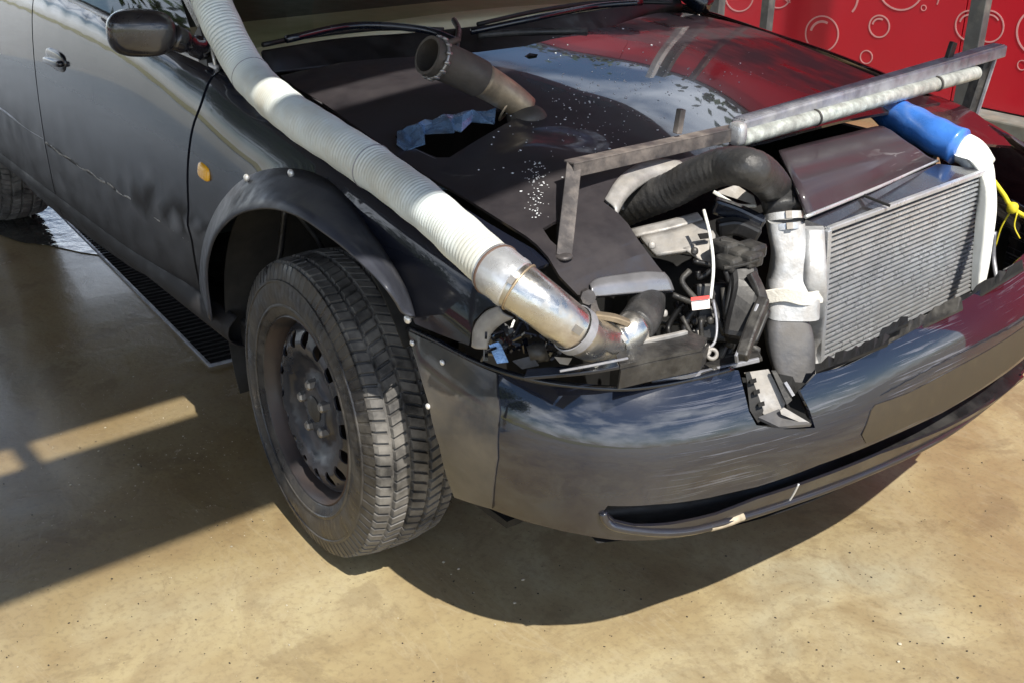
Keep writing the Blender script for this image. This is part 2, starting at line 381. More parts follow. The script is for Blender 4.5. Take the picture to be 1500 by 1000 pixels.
t.links.new(fm, ms.inputs[0]); t.links.new(tr.outputs[0], ms.inputs[1]); t.links.new(gl.outputs[0], ms.inputs[2]); t.links.new(ms.outputs[0], t.nodes['Material Output'].inputs[0]); M['glass'] = m
# wet, sandy concrete with the canopy's shade darkened into it
m, t, b = new('wet_concrete')
n1 = noise(t, 1.9, 8, .58, dist=.8); n2 = noise(t, 5, 8, .65, dist=.8); n3 = noise(t, 70, 5, .7); n4 = noise(t, .45, 4)
c = ramp(t, n1, [(.30, (.28, .21, .11)), (.44, (.37, .30, .165)), (.56, (.42, .36, .22)), (.70, (.39, .36, .25))])
c = mix(t, ramp(t, n2, [(.35, .55), (.62, 0)]), c, (.27, .20, .11))
c = mix(t, ramp(t, n3, [(.30, .45), (.5, 0)]), c, (.17, .13, .08))
vo = N(t, 'TexVoronoi'); vo.inputs['Scale'].default_value = 45; tcv = N(t, 'TexCoord'); t.links.new(tcv.outputs['Object'], vo.inputs['Vector'])
pit = math_(t, 'MULTIPLY', ramp(t, vo.outputs['Distance'], [(.06, 1), (.13, 0)]), ramp(t, n2, [(.45, 0), (.6, 1)]))
c = mix(t, math_(t, 'MULTIPLY', pit, .6), c, (.10, .075, .045))
arc = ramp(t, noise(t, 1.6, 6, .6, (1, 3.5, 1), (0, 0, .5), 1.2), [(.485, 0), (.5, .3), (.515, 0)])
c = mix(t, arc, c, (.42, .36, .24))
n5 = noise(t, 3.3, 10, .68, dist=.5)
c = mix(t, ramp(t, n5, [(.40, .42), (.445, .0)]), c, (.20, .15, .085))
c = mix(t, ramp(t, noise(t, 2.4, 9, .66, dist=1.5), [(.57, 0), (.575, .22), (.62, .05)]), c, (.22, .17, .10))
wet = ramp(t, math_(t, 'ADD', math_(t, 'MULTIPLY', n4, .65), math_(t, 'MULTIPLY', n2, .35)), [(.44, 1), (.56, 0)])
shade_x = rng_(t, xyz(t, 0), -.35, .15, 1, 0)  # mask along the canopy's shade, painted darker and wetter
shade_x = math_(t, 'MULTIPLY', shade_x, rng_(t, n2, .3, .6, .75, 1))
wet_shade = math_(t, 'MAXIMUM', math_(t, 'MULTIPLY', wet, .45), shade_x, True)
c = mix(t, wet_shade, c, mix(t, 1., c, (.66, .61, .56), 'MULTIPLY'))  # canopy shade multiplied into the colour along with the wet patches
t.links.new(c, b.inputs['Base Color'])
t.links.new(rng_(t, wet_shade, 0, 1, .55, .2), b.inputs['Roughness']); t.links.new(math_(t, 'MULTIPLY', wet_shade, .4), b.inputs['Coat Weight']); b.inputs['Coat Roughness'].default_value = .10; b.inputs['Coat IOR'].default_value = 1.45
b.inputs['Specular IOR Level'].default_value = .5
bump(t, b, math_(t, 'ADD', math_(t, 'MULTIPLY', n3, .25), n2), .22, .01)
M['ground'] = m
m, t, b = new('puddle_water'); b.inputs['Base Color'].default_value = (.05, .05, .045, 1); b.inputs['Roughness'].default_value = .04; b.inputs['Specular IOR Level'].default_value = .9
b.inputs['Coat Weight'].default_value = 1; bump(t, b, noise(t, 14, 3), .5, .02); M['puddle'] = m
M['specks'] = basic('pale_specks', (.46, .41, .31), .5); M['grit'] = basic('dark_grit', (.05, .04, .03), .9)
M['grass'] = basic('dry_verge', (.30, .28, .10), .9)

# ------------------------------------------------------------------ setting
def plane(name, x0, x1, y0, y1, z, mat, n=1):
    V = [(x0 + (x1 - x0) * i / n, y0 + (y1 - y0) * j / n, z) for i in range(n + 1) for j in range(n + 1)]
    return mesh(name, V, [(i * (n + 1) + j, (i + 1) * (n + 1) + j, (i + 1) * (n + 1) + j + 1, i * (n + 1) + j + 1) for i in range(n) for j in range(n)], mat, smooth=False)
o = plane('ground', -60, 60, -60, 60, 0, M['ground']); tag(o, kind='structure')
o = plane('verge', -60, 40, -40, -11, .02, M['grass']); tag(o, kind='structure')
# puddle behind the rear wheel
L = [(math.cos(a) * (1 + .2 * math.sin(3 * a + 1) + .1 * math.sin(7 * a)), math.sin(a) * (1 + .15 * math.cos(4 * a))) for a in np.linspace(0, 2 * math.pi, 48, endpoint=False)]
pc = at(45, 318, 'z', 0)
V, F = sheet(lambda a, b: (a, b, .004), [(pc[0] - .22 + .66 * x, pc[1] + .02 + .30 * y) for x, y in L], st=.12)
o = mesh('puddle', V, F, M['puddle']); tag(o, kind='structure')
# wall of the wash bay
wall = empty('red_wall', (-1, 4, 0), 'tall bright red panelled wall printed with pale bubble rings', 'wall')
xs = [-9, -6.4, -3.9, -1.45, 1.0, 3.5]
for a, b_ in zip(xs[:-1], xs[1:]): MB().box((a + .004, 4.0, .09), (b_ - .004, 4.04, 3.05)).build('panel', M['redwall'], wall, smooth=False)
MB().box((-9, 4.05, .0), (3.5, 4.12, 3.0)).build('backing', M['post'], wall, smooth=False)
MB().box((-9, 3.97, 3.05), (3.5, 4.12, 3.10)).build('cap_rail', M['post'], wall, smooth=False)
def ring(u, v, r, w=2.2, a0=0, a1=360, yy=3.9985, fr=.92):
    n = 40; V = []
    for i in range(n + 1):
        a = math.radians(a0 + (a1 - a0) * i / n)
        for k in (r - w / 2 * (1.0), r + w / 2):
            V.append(at(u + k * math.cos(a) * fr, v - k * math.sin(a), 'y', yy))
    mesh('bubble_print', V, [(2 * i, 2 * i + 1, 2 * i + 3, 2 * i + 2) for i in range(n)], M['print'], wall, smooth=False, solid=.001, off=0)
for a in [(1204, 50, 26), (1288, 39, 16), (1269, 84, 9.5, 1.6), (1320, -22, 37, 2.6), (1420, 38, 22), (1449, 39, 23), (1083, -5, 22, 2), (1140, -8, 20, 2), (1353, 12, 4, 1.2), (1497, 96, 7, 1.4), (1185, -60, 28), (1240, -70, 20), (1390, -60, 26)]: ring(*a)
for a in [(1204, 50, 18, 3.5, 60, 165), (1288, 39, 11, 2.5, 60, 165), (1420, 38, 16, 2.5, 60, 160), (1228, -4, 31, 3, -45, 25), (1520, 48, 33, 3, 120, 235), (1449, 39, 17, 2, 30, 110), (1160, -10, 14, 2, 180, 260), (1355, -4, 22, 2, -30, 5)]: ring(*a)
def post(u, v, w, y, label, mat='post', h=3.0, rx=0):
    p = at(u, v, 'y', y); pp = empty('steel_post', (p[0], y, 0), label, 'post', 'steel posts in front of the red wall')
    MB().box((p[0] - w / 2, y - .03, .012), (p[0] + w / 2, y + .03, h)).build('upright', M[mat], pp, smooth=False, bevel=.004)
    MB().box((p[0] - w / 2 - .05, y - .07, 0), (p[0] + w / 2 + .05, y + .07, .012)).build('base_plate', M[mat], pp, smooth=False)
    return p
post(1431, 40, .085, 3.72, 'grey square steel post in front of the wall right of the light bar')
post(1124, 20, .06, 3.85, 'thin grey steel post against the red wall behind the bonnet')
post(1048, 8, .11, 3.60, 'wide grey steel post beside the narrow white one')
post(1022, 8, .07, 3.45, 'narrow white post at the top edge of the bonnet', 'postw')
MB().box((-12, 3.80, 0), (5, 3.99, .085)).build('kerb', M['kerb'], smooth=False, bevel=.01, kind='structure')
# canopy over the bay: shades the rear of the car, mirrored in the bonnet
H = 3.0; ex = -.20 + SUN.x / SUN.z * H
can = empty('wash_bay_canopy', (-4, -1, 0), 'dark flat canopy roof over the wash bay', 'canopy')
MB().box((-5.3, -5.2, H), (ex - .66, 2.45, H + .07)).build('roof', M['roofm'], can, smooth=False)
MB().box((ex - .53, -5.2, H), (ex, 2.45, H + .02)).build('front_gutter', M['roofm'], can, smooth=False)
yb = -1.285 + SUN.y / SUN.z * H
for yy in (-4.9, yb, 2.3): MB().box((ex - .665, yy - .025, H - .002), (ex - .525, yy + .025, H + .018)).build('bracket', M['roofm'], can, smooth=False)
for i in range(6): MB().box((-5.3, -5 + i * 1.45, H - .16), (ex - .67, -4.92 + i * 1.45, H - .001)).build('rafter', M['post'], can, smooth=False)
for x, y in ((-5.2, -5), (-5.2, 2.38), (-1.2, -5)): MB().box((x - .06, y - .06, 0), (x + .06, y + .06, H - .16)).build('column', M['post'], can, smooth=False)
# drain channel beside the car
dr = empty('drain_channel', (-1.8, -.62, 0), 'long black grated drain channel with bright steel edge under the car sill', 'drain')
a, b_ = at(92, 318, 'z', .006), at(308, 534, 'z', .006)
a = a + (a - b_) * .6
dd = Vector(b_ - a).normalized(); nn = Vector((-dd.y, dd.x, 0))
if nn.y < 0: nn = -nn
A, B_ = Vector(a), Vector(b_); A.z = B_.z = .0
MB().bar(A + Vector((0, 0, .004)), B_ + Vector((0, 0, .004)), .007, .009).build('steel_edge', M['galv'], dr, smooth=False)
MB().bar(A + nn * .20 + Vector((0, 0, .004)), B_ + nn * .20 + Vector((0, 0, .004)), .007, .009).build('steel_edge', M['galv'], dr, smooth=False)
MB().bar(B_ + Vector((0, 0, .004)), B_ + nn * .2 + Vector((0, 0, .004)), .007, .009).build('end_edge', M['galv'], dr, smooth=False)
mb = MB(); ln = (B_ - A).length
mb.bar(A + nn * .1 + Vector((0, 0, .002)), B_ + nn * .1 + Vector((0, 0, .002)), .19, .002); mb.build('channel_bed', M['void'], dr, smooth=False)
mb = MB()
for i in range(int(ln / .03)):
    p = A + dd * (i * .03 + .012); mb.bar(p + nn * .006 + Vector((0, 0, .006)), p + nn * .194 + Vector((0, 0, .006)), .005, .005)
mb.build('grate_bars', M['void'], dr, smooth=False, kind='stuff')
# trees and far side of the yard, seen only as reflections
def tree(x, y, h, r, label, n=9000):
    tr_ = empty('leafy_tree', (x, y, 0), label, 'tree', 'trees around the yard')
    mb = MB(); mb.tube(spline([(x, y, 0), (x + .1, y, h * .3), (x - .1, y + .1, h * .7)], 5), list(np.linspace(.22, .08, 11)), 10)
    mb.build('trunk', M['bark'], tr_)
    cl = rng.normal(0, 1, (26, 3)); cl /= np.linalg.norm(cl, axis=1)[:, None]; cl = cl * rng.uniform(.3, 1, (26, 1)) * [r, r, h * .3] + [x, y, h * .68]
    p = cl[rng.integers(0, 26, n)] + rng.normal(0, r * .2, (n, 3))
    a = rng.normal(0, 1, (n, 3)); a /= np.linalg.norm(a, axis=1)[:, None]; b2 = np.cross(a, rng.normal(0, 1, (n, 3))); b2 /= np.linalg.norm(b2, axis=1)[:, None]
    s = .11; V = np.stack([p - a * s, p + b2 * s * .6, p + a * s, p - b2 * s * .6], 1).reshape(-1, 3)
    mesh('crown', V, [(4 * i, 4 * i + 1, 4 * i + 2, 4 * i + 3) for i in range(n)], M['leaf'], tr_, smooth=False)
tree(-4.5, 11, 8, 2.6, 'broad leafy tree standing well behind the red wall'); tree(-11.5, 12, 7, 2.4, 'leafy tree beyond the far end of the red wall')
tree(-9, -14, 6, 2.6, 'leafy tree on the verge across the yard'); tree(-14, -11, 7, 3, 'taller leafy tree further along the verge'); tree(-3.5, -16, 6.5, 2.8, 'leafy tree on the verge nearest the camera side')
rb = empty('red_barrier', (-7, -9.5, 0), 'low red barrier board on the edge of the verge', 'barrier')
MB().box((-13, -9.6, .5), (-3, -9.5, 1.1)).build('board', M['redwall'], rb, smooth=False)
for x in (-12.8, -8, -3.2): MB().box((x - .05, -9.72, 0), (x + .05, -9.61, 1.15)).build('leg', M['post'], rb, smooth=False)

# ------------------------------------------------------------------ the car
car = empty('battered_car', (0, 0, 0), 'battered black off-road saloon with open bonnet holes, snorkel hose and roof-high intake', 'car')
car['label'] = 'battered dark car with a cut-up bonnet, white snorkel hose and exposed radiator'
XS = [-.7, -.36, -.1, .13, .41, .55, .66, .76, .84]; ZS = [.990, .98, .962, .932, .885, .862, .842, .815, .785]
def zh(x, y):
    z = cub(x, XS, ZS) + .05 * (1 - (y / .75) ** 2)
    z += .028 * math.exp(-((x - .36) / .10) ** 2 - ((y + .56) / .13) ** 2)          # buckled up in front of the torn hole
    z += .010 * math.exp(-((x - .02) / .2) ** 2 - ((y + .5) / .12) ** 2)
    # turned-down front corner
    if x > .58 and y < -.28: k_ = min(1, (-.28 - y) / .2); z -= 4.5 * (x - .58) ** 2 * k_ * k_ * (3 - 2 * k_)
    z += .004 * math.sin(9 * x + 5 * y) 
    return z
hoodS = Surf(lambda x, y: (x, y, zh(x, y)), (-.7, .86), (-.86, .8), 170)
def HP(u, v): return hoodS.P(u, v)
loop = hoodS.L([(500, 92), (600, 84), (700, 77), (770, 68), (900, 38), (965, 19)]) + [(-.45, .70), (.1, .70), (.46, .66)] + \
    hoodS.L([(1300, 165), (1230, 178), (1130, 205), (1060, 222), (1010, 243), (985, 238), (950, 238), (925, 248), (903, 266), (884, 296), (905, 312), (935, 352), (962, 388), (980, 410), (986, 428), (950, 430), (900, 433), (868, 436)])
loop += hoodS.L([(846, 432), (820, 405)]) + [(.55, -.725), (.3, -.735), (0, -.735), (-.25, -.72), (-.36, -.70)]
hole = hoodS.L([(578, 201), (600, 214), (640, 231), (658, 231), (682, 216), (715, 196), (760, 172), (792, 160), (775, 152), (745, 158), (700, 166), (640, 184), (600, 190)])
hole3 = hoodS.L([(795, 335), (812, 325), (840, 318), (838, 345), (826, 372), (806, 352)])
hole2 = hoodS.L([(768, 83), (776, 78), (788, 80), (786, 85), (775, 87)])
V, F = sheet(lambda x, y: (x, y, zh(x, y)), loop, [hole, hole2, hole3], .028)
hood = mesh('bonnet', V, F, M['hood'], car, solid=.006, label='scuffed dark bonnet with a torn hole and a cut front edge')
# added pale strip painting the highlight on the cut bonnet corner's lip
lo_ = [(862, 434), (880, 434), (915, 431), (950, 428), (984, 426)]; hi_ = [(864, 420), (876, 411), (912, 405), (944, 401), (972, 402)]
ra_ = [HP(*p) + np.array([0, 0, .002]) for p in hi_]; rc_ = [HP(*p) + np.array([.004, 0, .0015]) for p in lo_]
V, F = loft([ra_, [(a + b) / 2 + np.array([.004, -.002, .004]) for a, b in zip(ra_, rc_)], rc_], 6, 6); mesh('lip_highlight', V, F, M['bare'], hood, solid=.003)
A0 = [HP(*p) for p in [(850, 410), (890, 412), (930, 408), (975, 400)]]
rows = [[p + np.array([.0, 0, .0015]) for p in A0]]
e1 = [at(*p, d=1.93) for p in [(848, 424), (890, 428), (935, 426), (984, 421)]]
# torn hood rim around the intake opening
def rim(pts, mat, name, r=.006, lab=None, cl=False, lift=.004):
    P = [HP(*p) + np.array([0, 0, lift]) for p in pts]; mb = MB(); mb.tube(spline(P, 6), r, 8, True); return mb.build(name, M[mat], car, label=lab)
# pale inner flange of the intake opening
top = [HP(*p) for p in [(886, 294), (905, 264), (935, 242), (965, 235), (995, 238)]]
low = [p + np.array([.035, -.01, -.022]) for p in top]
V, F = loft([top, [(a + b) / 2 + np.array([.012, 0, .004]) for a, b in zip(top, low)], low], 6, 4)
mesh('intake_opening_rim', V, F, M['dustmetal'], car, solid=.004)
# torn blue flap hanging in the bonnet hole
fu = [(582, 200), (590, 198), (597, 196), (612, 192), (622, 186), (634, 183), (650, 178), (664, 176), (680, 174), (694, 170), (712, 168), (726, 164)]
fl_t = [HP(*p) + np.array([0, 0, .004 + .010 * rng.random()]) for i, p in enumerate(fu)]
fl_b = [p + np.array([.022 + .05 * rng.random(), -.02 - .02 * rng.random(), -.006 - .03 * rng.random()]) for i, p in enumerate(fl_t)]
V, F = loft([fl_t, [(a + b) / 2 + np.array([.0, 0, rng.uniform(-.016, .018)]) for i, (a, b) in enumerate(zip(fl_t, fl_b))], fl_b], 1, 2)
mesh('torn_flap', V, F, M['torn'], car, smooth=False, solid=.003)
mb = MB(); mb.tube(spline([HP(*p) + np.array([0, 0, -.004]) for p in [(582, 203), (606, 217), (640, 233)]], 5), .004, 6, True); mb.build('torn_edge', M['galv'], car)
mb = MB()
for k in range(4):
    P = [HP(*p) + np.array([.0, 0, -.045 - .012 * k]) for p in [(610, 205 + 2 * k), (640, 212 + 2 * k), (690, 205 + k), (720, 190)]]
    mb.tube(spline(P, 6), .005, 8, True)
mb.build('engine_wire', M['torn'], car)
# nose panel left of the radiator
crest = [(1140, 226), (1190, 213), (1240, 201), (1285, 190), (1303, 195)]; mid = [(1163, 275), (1215, 260), (1270, 244), (1320, 226), (1338, 220)]; frt = [(1180, 318), (1235, 296), (1290, 273), (1345, 248), (1372, 236)]
V, F = loft([[at(*p, 'z', .893) for i, p in enumerate(crest)], [at(*p, 'z', .888) for p in mid], [at(*p, 'z', .845) for p in frt]], 6, 8)
mesh('grille_panel', V, F, M['nose'], car, solid=.008, label='plum-tinted slab panel of the bonnet nose above the radiator')
mb = MB(); mb.tube(spline([at(*p, 'z', .849) for p in frt], 5), .004, 6, True); mb.build('panel_lip', M['alu'], car)
MB().bar(at(1150, 240, 'z', .90), at(1170, 285, 'z', .887), .003, .002).build('panel_crease', M['black'], car)

# side surface (right-hand side of the car, towards the camera)
SX, SY = [-3.2, -.9, -.45, -.2, .4, .62, .8], [-.80, -.825, -.80, -.768, -.748, -.715, -.66]; SX2, SZ2 = [-3.2, -1.4, -.45, -.1, .13, .41, .62, .8], [1.06, 1.035, .985, .958, .930, .878, .835, .79]
YX, YM = [-3.2, -2.6, -.5, .2, .45, .62, .75, .9], [-.85, -.87, -.872, -.872, -.864, -.838, -.80, -.74]; DX, DZ = [-3.2, -1.1, -.4, .9], [.42, .42, .26, .26]
def sh(x):      # shoulder line
    return cub(x, SX, SY), cub(x, SX2, SZ2)
def side(x, t):
    ys, zs = sh(x); ym = cub(x, YX, YM)
    dz = cub(x, DX, DZ)
    if t < .5:
        a = t / .5 * math.pi / 2; y = ys + (ym - ys) * math.sin(a); z = zs - dz * (1 - math.cos(a))
    else:
        k = (t - .5) / .5; z0 = zs - dz; z = z0 + (.36 - z0) * (k * .75 + .25 * k * k) if 0 else z0 - (dz * math.pi / 2) * k - (z0 - dz * math.pi / 2 - .36) * k * k; y = ym + .045 * k * k - .006 * math.exp(-((z - .62) / .025) ** 2)
    return (x, y, z)
sideS = Surf(side, (-3.0, .72), (0, 1.05), 220)
def SP(u, v): return sideS.P(u, v)
seam = [(318, 112), (300, 150), (286, 190), (279, 250), (280, 310), (285, 352), (300, 430)]
seamL = [tuple(p) for p in spline([sideS.inv(*p) for p in seam], 4)]
outer = [(299, 450), (297, 405), (303, 355), (318, 315), (340, 283), (368, 260), (400, 250), (432, 249), (462, 256), (490, 272), (518, 302), (545, 340), (570, 378), (590, 412), (603, 442), (608, 466)]
outL = [tuple(p) for p in spline([sideS.inv(*p) for p in outer], 4)]
g = .004
# front wing
fl = [(a + g, b) for a, b in seamL]
fl[0] = (fl[0][0], 0.0)
wing_front = sideS.L([(690, 505), (697, 470), (715, 452), (735, 446)])
loop = [(-.34, 0.0), (0, 0), (.3, 0), (.5, 0), (.62, .0)]
loop = [(fl[0][0], 0)] + loop + wing_front[::-1] + sideS.L([(650, 490), (612, 474)]) + outL[::-1]
loop += [sideS.inv(303, 445)] + fl[::-1][1:-1]
V, F = sheet(side, loop, [], .03)
wing = mesh('front_wing', V, F, M['side'], car, solid=.006, label='crumpled dark front wing cut away at the headlight')
# doors
def panel(name, x0, x1, t0, t1, frontloop=None, label=None):
    loop = [(x0, t0)] + ([(x1, t0)] if not frontloop else [(a - g, b) for a, b in frontloop]) + ([(x1, t1)] if not frontloop else []) + [(x0, t1)]
    V, F = sheet(side, loop, [], .05); return mesh(name, V, F, M['side'], car, solid=.008, label=label)
xr = sideS.inv(67, 203)[0]; tb = sideS.inv(300, 428)[1]
fr2 = [(fl[0][0] - g, 0)] + list(seamL[1:-1]) + [(seamL[-1][0], tb)]
door1 = panel('front_door', xr + g, 0, 0.0, tb, fr2, 'long front door with a pale scratched rubbing strip')
Larc = [(xr - g, 0), (xr - g, tb)] + [(-2.80 + .46 * math.cos(a), sideS.inv(33, 238)[1] - .0 - .62 * math.sin(a)) for a in np.linspace(.05, math.pi * .5, 12)] + [(-2.80, 0)]
V, F = sheet(side, Larc, [], .05); mesh('rear_door', V, F, M['side'], car, solid=.008)
V, F = sheet(side, [(-2.803, 0), (-2.803, .32)] + [(-2.80 - .46 * math.cos(a), sideS.inv(33, 238)[1] - .62 * math.sin(a)) for a in np.linspace(math.pi / 2, .05, 8)] + [(-3.5, tb), (-3.5, 0)], [], .06); mesh('rear_wing', V, F, M['side'], car, solid=.008)
# dark door gaps
def strip(name, ab, off, w, mat, par=car, label=None, th=.004):
    P = []
    for a, b in ab:
        p = np.array(side(a, b)); P.append(p + np.array([0, -off, 0]))
    mb = MB()
    P = spline(P, 3); mb.tube(P, w, 6, True); return mb.build(name, M[mat], par, label=label)
strip('door_gap', seamL, -.004, .006, 'void'); strip('door_gap', [(xr, .02), (xr, .4), (xr, tb)], -.004, .006, 'void')
# rubbing strip (scratched) along the doors
trl = [sideS.inv(*p) for p in [(70, 209), (120, 243), (170, 275), (220, 310), (260, 336), (281, 352)]]
mb = MB(); P = [np.array(side(*q)) for q in trl]; P = spline(P, 12)
mb.sweep([p + [0, -.002, 0] for p in P], .010, .012)
mb.build('rubbing_strip', M['black'], door1)
mb = MB()
for i in range(len(P) - 1):
    if rng.random() < .2: continue
    j = .004 * math.sin(i * .9); mb.bar(P[i] + [0, -.0065, j], P[i + 1] + [0, -.0065, .004 * math.sin(i * .9 + .9)], .003, rng.uniform(.002, .006))
mb.build('scraped_edge', M['dustmetal'], door1, kind='stuff')
P = [np.array(side(*sideS.inv(*p))) for p in [(-40, 140), (0, 158), (40, 188), (66, 204)]]
mb = MB(); mb.tube(spline(P, 4), .006, 6, True); mb.build('rubbing_strip', M['galv'], car)
# sill
rows = []
for k, (dy, z) in enumerate([(.01, .435), (-.012, .415), (-.016, .385), (.01, .362), (.06, .350), (.16, .345)]):
    rows.append([(x, -.872 + dy + .012, z + np.interp(x, [-2.2, -1, -.4], [.012, 0, -.012])) for x in (-2.34, -1.7, -1.0, -.6, -.38)])
V, F = loft(rows, 5, 3); mesh('sill', V, F, M['side'], car, solid=.004)
MB().box((-2.34, -.72, .33), (-.38, .72, .36)).build('floor_pan', M['void'], car, smooth=False)
# belt moulding, side window, pillar
bl = [np.array([x, sh(x)[0] + .002, sh(x)[1] + .008]) for x in (-2.4, -1.8, -1.3, -.9, -.47)]
mb = MB(); Q = spline(bl, 5)
mb.sweep(Q, .012, .013)
mb.build('belt_moulding', M['satin'], car)
def pt(x, y, z): return np.array([x, y, z])
V, F = loft([[pt(-2.5, -.79, 1.05), pt(-1.4, -.80, 1.04), pt(-.60, -.785, 1.005)], [pt(-2.4, -.72, 1.25), pt(-1.5, -.72, 1.25), pt(-.95, -.70, 1.22)], [pt(-2.3, -.62, 1.44), pt(-1.6, -.62, 1.45), pt(-1.35, -.61, 1.44)]], 5, 5)
mesh('side_window', V, F, M['glass'], car)
pil = [pt(-.43, -.775, 1.0), pt(-.75, -.73, 1.16), pt(-1.1, -.66, 1.34), pt(-1.35, -.60, 1.46)]
mb = MB(); Q = spline(pil, 6)
mb.sweep(Q, .05, .045)
mb.build('windscreen_pillar', M['blackgloss'], car)
mb = MB(); mb.bar(at(318, 108, 'y', -.80), at(309, 68, 'y', -.80), .006, .006); mb.build('pillar_trim', M['chrome'], car)
V = [at(*p, 'y', -.80) for p in [(311, 103), (285, 90), (266, 80), (285, 60), (298, 36), (305, 66)]]
mesh('mirror_base', V, [(0, 1, 2, 3, 4, 5)], M['black'], car, smooth=False, solid=.02, off=0)
pil2 = [pt(*(p * [1, -1, 1])) for p in pil]; mb = MB(); Q = spline(pil2, 6)
mb.sweep(Q, .05, .045)
mb.build('windscreen_pillar', M['blackgloss'], car)
ws = [[pt(-.52, -.72, 1.015), pt(-.60, -.3, 1.03), pt(-.61, .2, 1.03), pt(-.50, .70, 1.015)], [pt(-.95, -.66, 1.25), pt(-1.02, -.3, 1.27), pt(-1.02, .3, 1.27), pt(-.95, .66, 1.25)], [pt(-1.36, -.58, 1.45), pt(-1.42, -.2, 1.48), pt(-1.42, .2, 1.48), pt(-1.36, .58, 1.45)]]
V, F = loft(ws, 6, 6); mesh('windscreen', V, F, M['glass'], car)
V, F = loft([[pt(-1.36, -.60, 1.455), pt(-1.42, 0, 1.50), pt(-1.36, .6, 1.455)], [pt(-2.0, -.60, 1.49), pt(-2, 0, 1.53), pt(-2, .6, 1.49)], [pt(-2.6, -.58, 1.44), pt(-2.7, 0, 1.47), pt(-2.6, .58, 1.44)]], 5, 5); mesh('roof', V, F, M['side'], car, solid=.02)
mb = MB(); mb.box((-1.0, -.68, .93), (-.66, .68, 1.0)); mb.build('dashboard', M['dash'], car, smooth=True, bevel=.02)
mb = MB(); mb.box((-2.7, -.77, .40), (-1.02, .77, .97)); mb.build('cabin_interior', M['cabin'], car, smooth=False)
for yy in (-.36, .36): MB().box((-1.75, yy - .25, .97), (-1.58, yy + .25, 1.35)).build('seat_back', M['cabin'], car, smooth=True, bevel=.05)
# scuttle and wipers
rr = [[at(*p, 'z', .975) for p in [(385, 110), (500, 96), (620, 86), (770, 72), (900, 42), (1000, 16)]], [at(*p, 'z', 1.0) for p in [(388, 92), (500, 76), (620, 66), (770, 50), (900, 26), (1000, 8)]], [at(*p, 'z', 1.025) for p in [(385, 74), (500, 56), (620, 47), (770, 30), (880, 14), (995, -4)]]]
V, F = loft(rr, 6, 5); mesh('scuttle_panel', V, F, M['black'], car, solid=.01)
def wiper(pts, z, arm, ra=.007):
    w = MB(); w.tube(spline([at(*p, 'z', z_) for p, z_ in zip(pts, z)], 6), .006, 8, True); o_ = w.build('wiper', M['black'], car)
    w = MB(); w.tube(spline([at(*p, 'z', z_ + .012) for p, z_ in arm], 6), ra, 8, True); w.build('wiper_arm', M['blackgloss'], o_)
wiper([(385, 66), (460, 52), (560, 42), (650, 44)], [1.045, 1.045, 1.04, 1.03], [((420, 58), 1.05), ((520, 38), 1.05), ((620, 44), 1.03), ((672, 62), 1.01)], .009)
wiper([(700, 36), (790, 16), (880, 4), (985, 4)], [1.035, 1.045, 1.045, 1.045], [((690, 47), 1.02), ((780, 28), 1.04), ((870, 10), 1.045), ((940, 4), 1.045)], .008)
w = MB(); w.tube(spline([at(*p, 'z', 1.02) for p in [(665, 30), (672, 45), (668, 70)]], 4), .008, 8, True); w.tube(spline([at(*p, 'z', 1.02) for p in [(700, 52), (760, 48), (860, 46)]], 4), .009, 8, True); w.build('wiper_linkage', M['darkmetal'], car)
# mirror
def sellip(c, ax, r, e=.6, nu=28, nv=18, taper=0):
    V = []; ax = [Vector(a).normalized() for a in ax]
    sg = lambda x, p: math.copysign(abs(x) ** p, x)
    for i in range(nv + 1):
        ph = -math.pi / 2 + math.pi * i / nv
        for j in range(nu):
            th = 2 * math.pi * j / nu
            l = [sg(math.cos(ph), e) * sg(math.cos(th), e), sg(math.cos(ph), e) * sg(math.sin(th), e), sg(math.sin(ph), e)]
            k = 1 + taper * l[0]
            V.append(Vector(c) + ax[0] * l[0] * r[0] + ax[1] * l[1] * r[1] * k + ax[2] * l[2] * r[2] * k)
    F = [(i * nu + j, i * nu + (j + 1) % nu, (i + 1) * nu + (j + 1) % nu, (i + 1) * nu + j) for i in range(nv) for j in range(nu)]
    return V, F
mc = at(207, 45, 'y', -.95)
ml = at(157, 47, 'y', -1.01); mr = at(258, 50, 'y', -.89); axx = Vector(mr - ml); upv = Vector((0.05, 0, 1)); fw = axx.cross(upv)
V, F = sellip((ml + mr) / 2, (axx, fw, upv), (axx.length / 2, .045, .050), .72, taper=-.04)
mir = mesh('wing_mirror', V, F, M['mirror'], car, label='dusty black wing mirror')
mb = MB(); mb.tube(spline([Vector(mr) + Vector((-.02, 0, -.01)), at(272, 62, 'y', -.86), at(297, 72, 'y', -.81)], 5), [.028] * 5 + [.020] * 3 + [.026] * 3, 14, True); mb.build('mirror_arm', M['mirror'], mir)
# door handle, indicator
hp = SP(86, 88)
V, F = sellip(hp + np.array([0, -.006, 0]), ((1, 0, 0), (0, 0, 1), (0, 1, 0)), (.085, .030, .010), .7); hd = mesh('door_handle', V, F, M['blackgloss'], door1)
V, F = sellip(hp + np.array([0, -.017, -.004]), ((1, 0, .06), (0, 0, 1), (0, 1, 0)), (.075, .011, .012), .6); mesh('grip', V, F, M['side'], door1)
ip = SP(303, 251)
V, F = sellip(ip + np.array([0, -.004, 0]), ((1, 0, -.12), (0, .2, 1), (0, 1, 0)), (.029, .018, .010), .6); mesh('side_indicator', V, F, M['amber'], car)
V, F = sellip(ip + np.array([0, .001, 0]), ((1, 0, -.12), (0, .2, 1), (0, 1, 0)), (.033, .022, .006), .6); mesh('indicator_surround', V, F, M['black'], car)

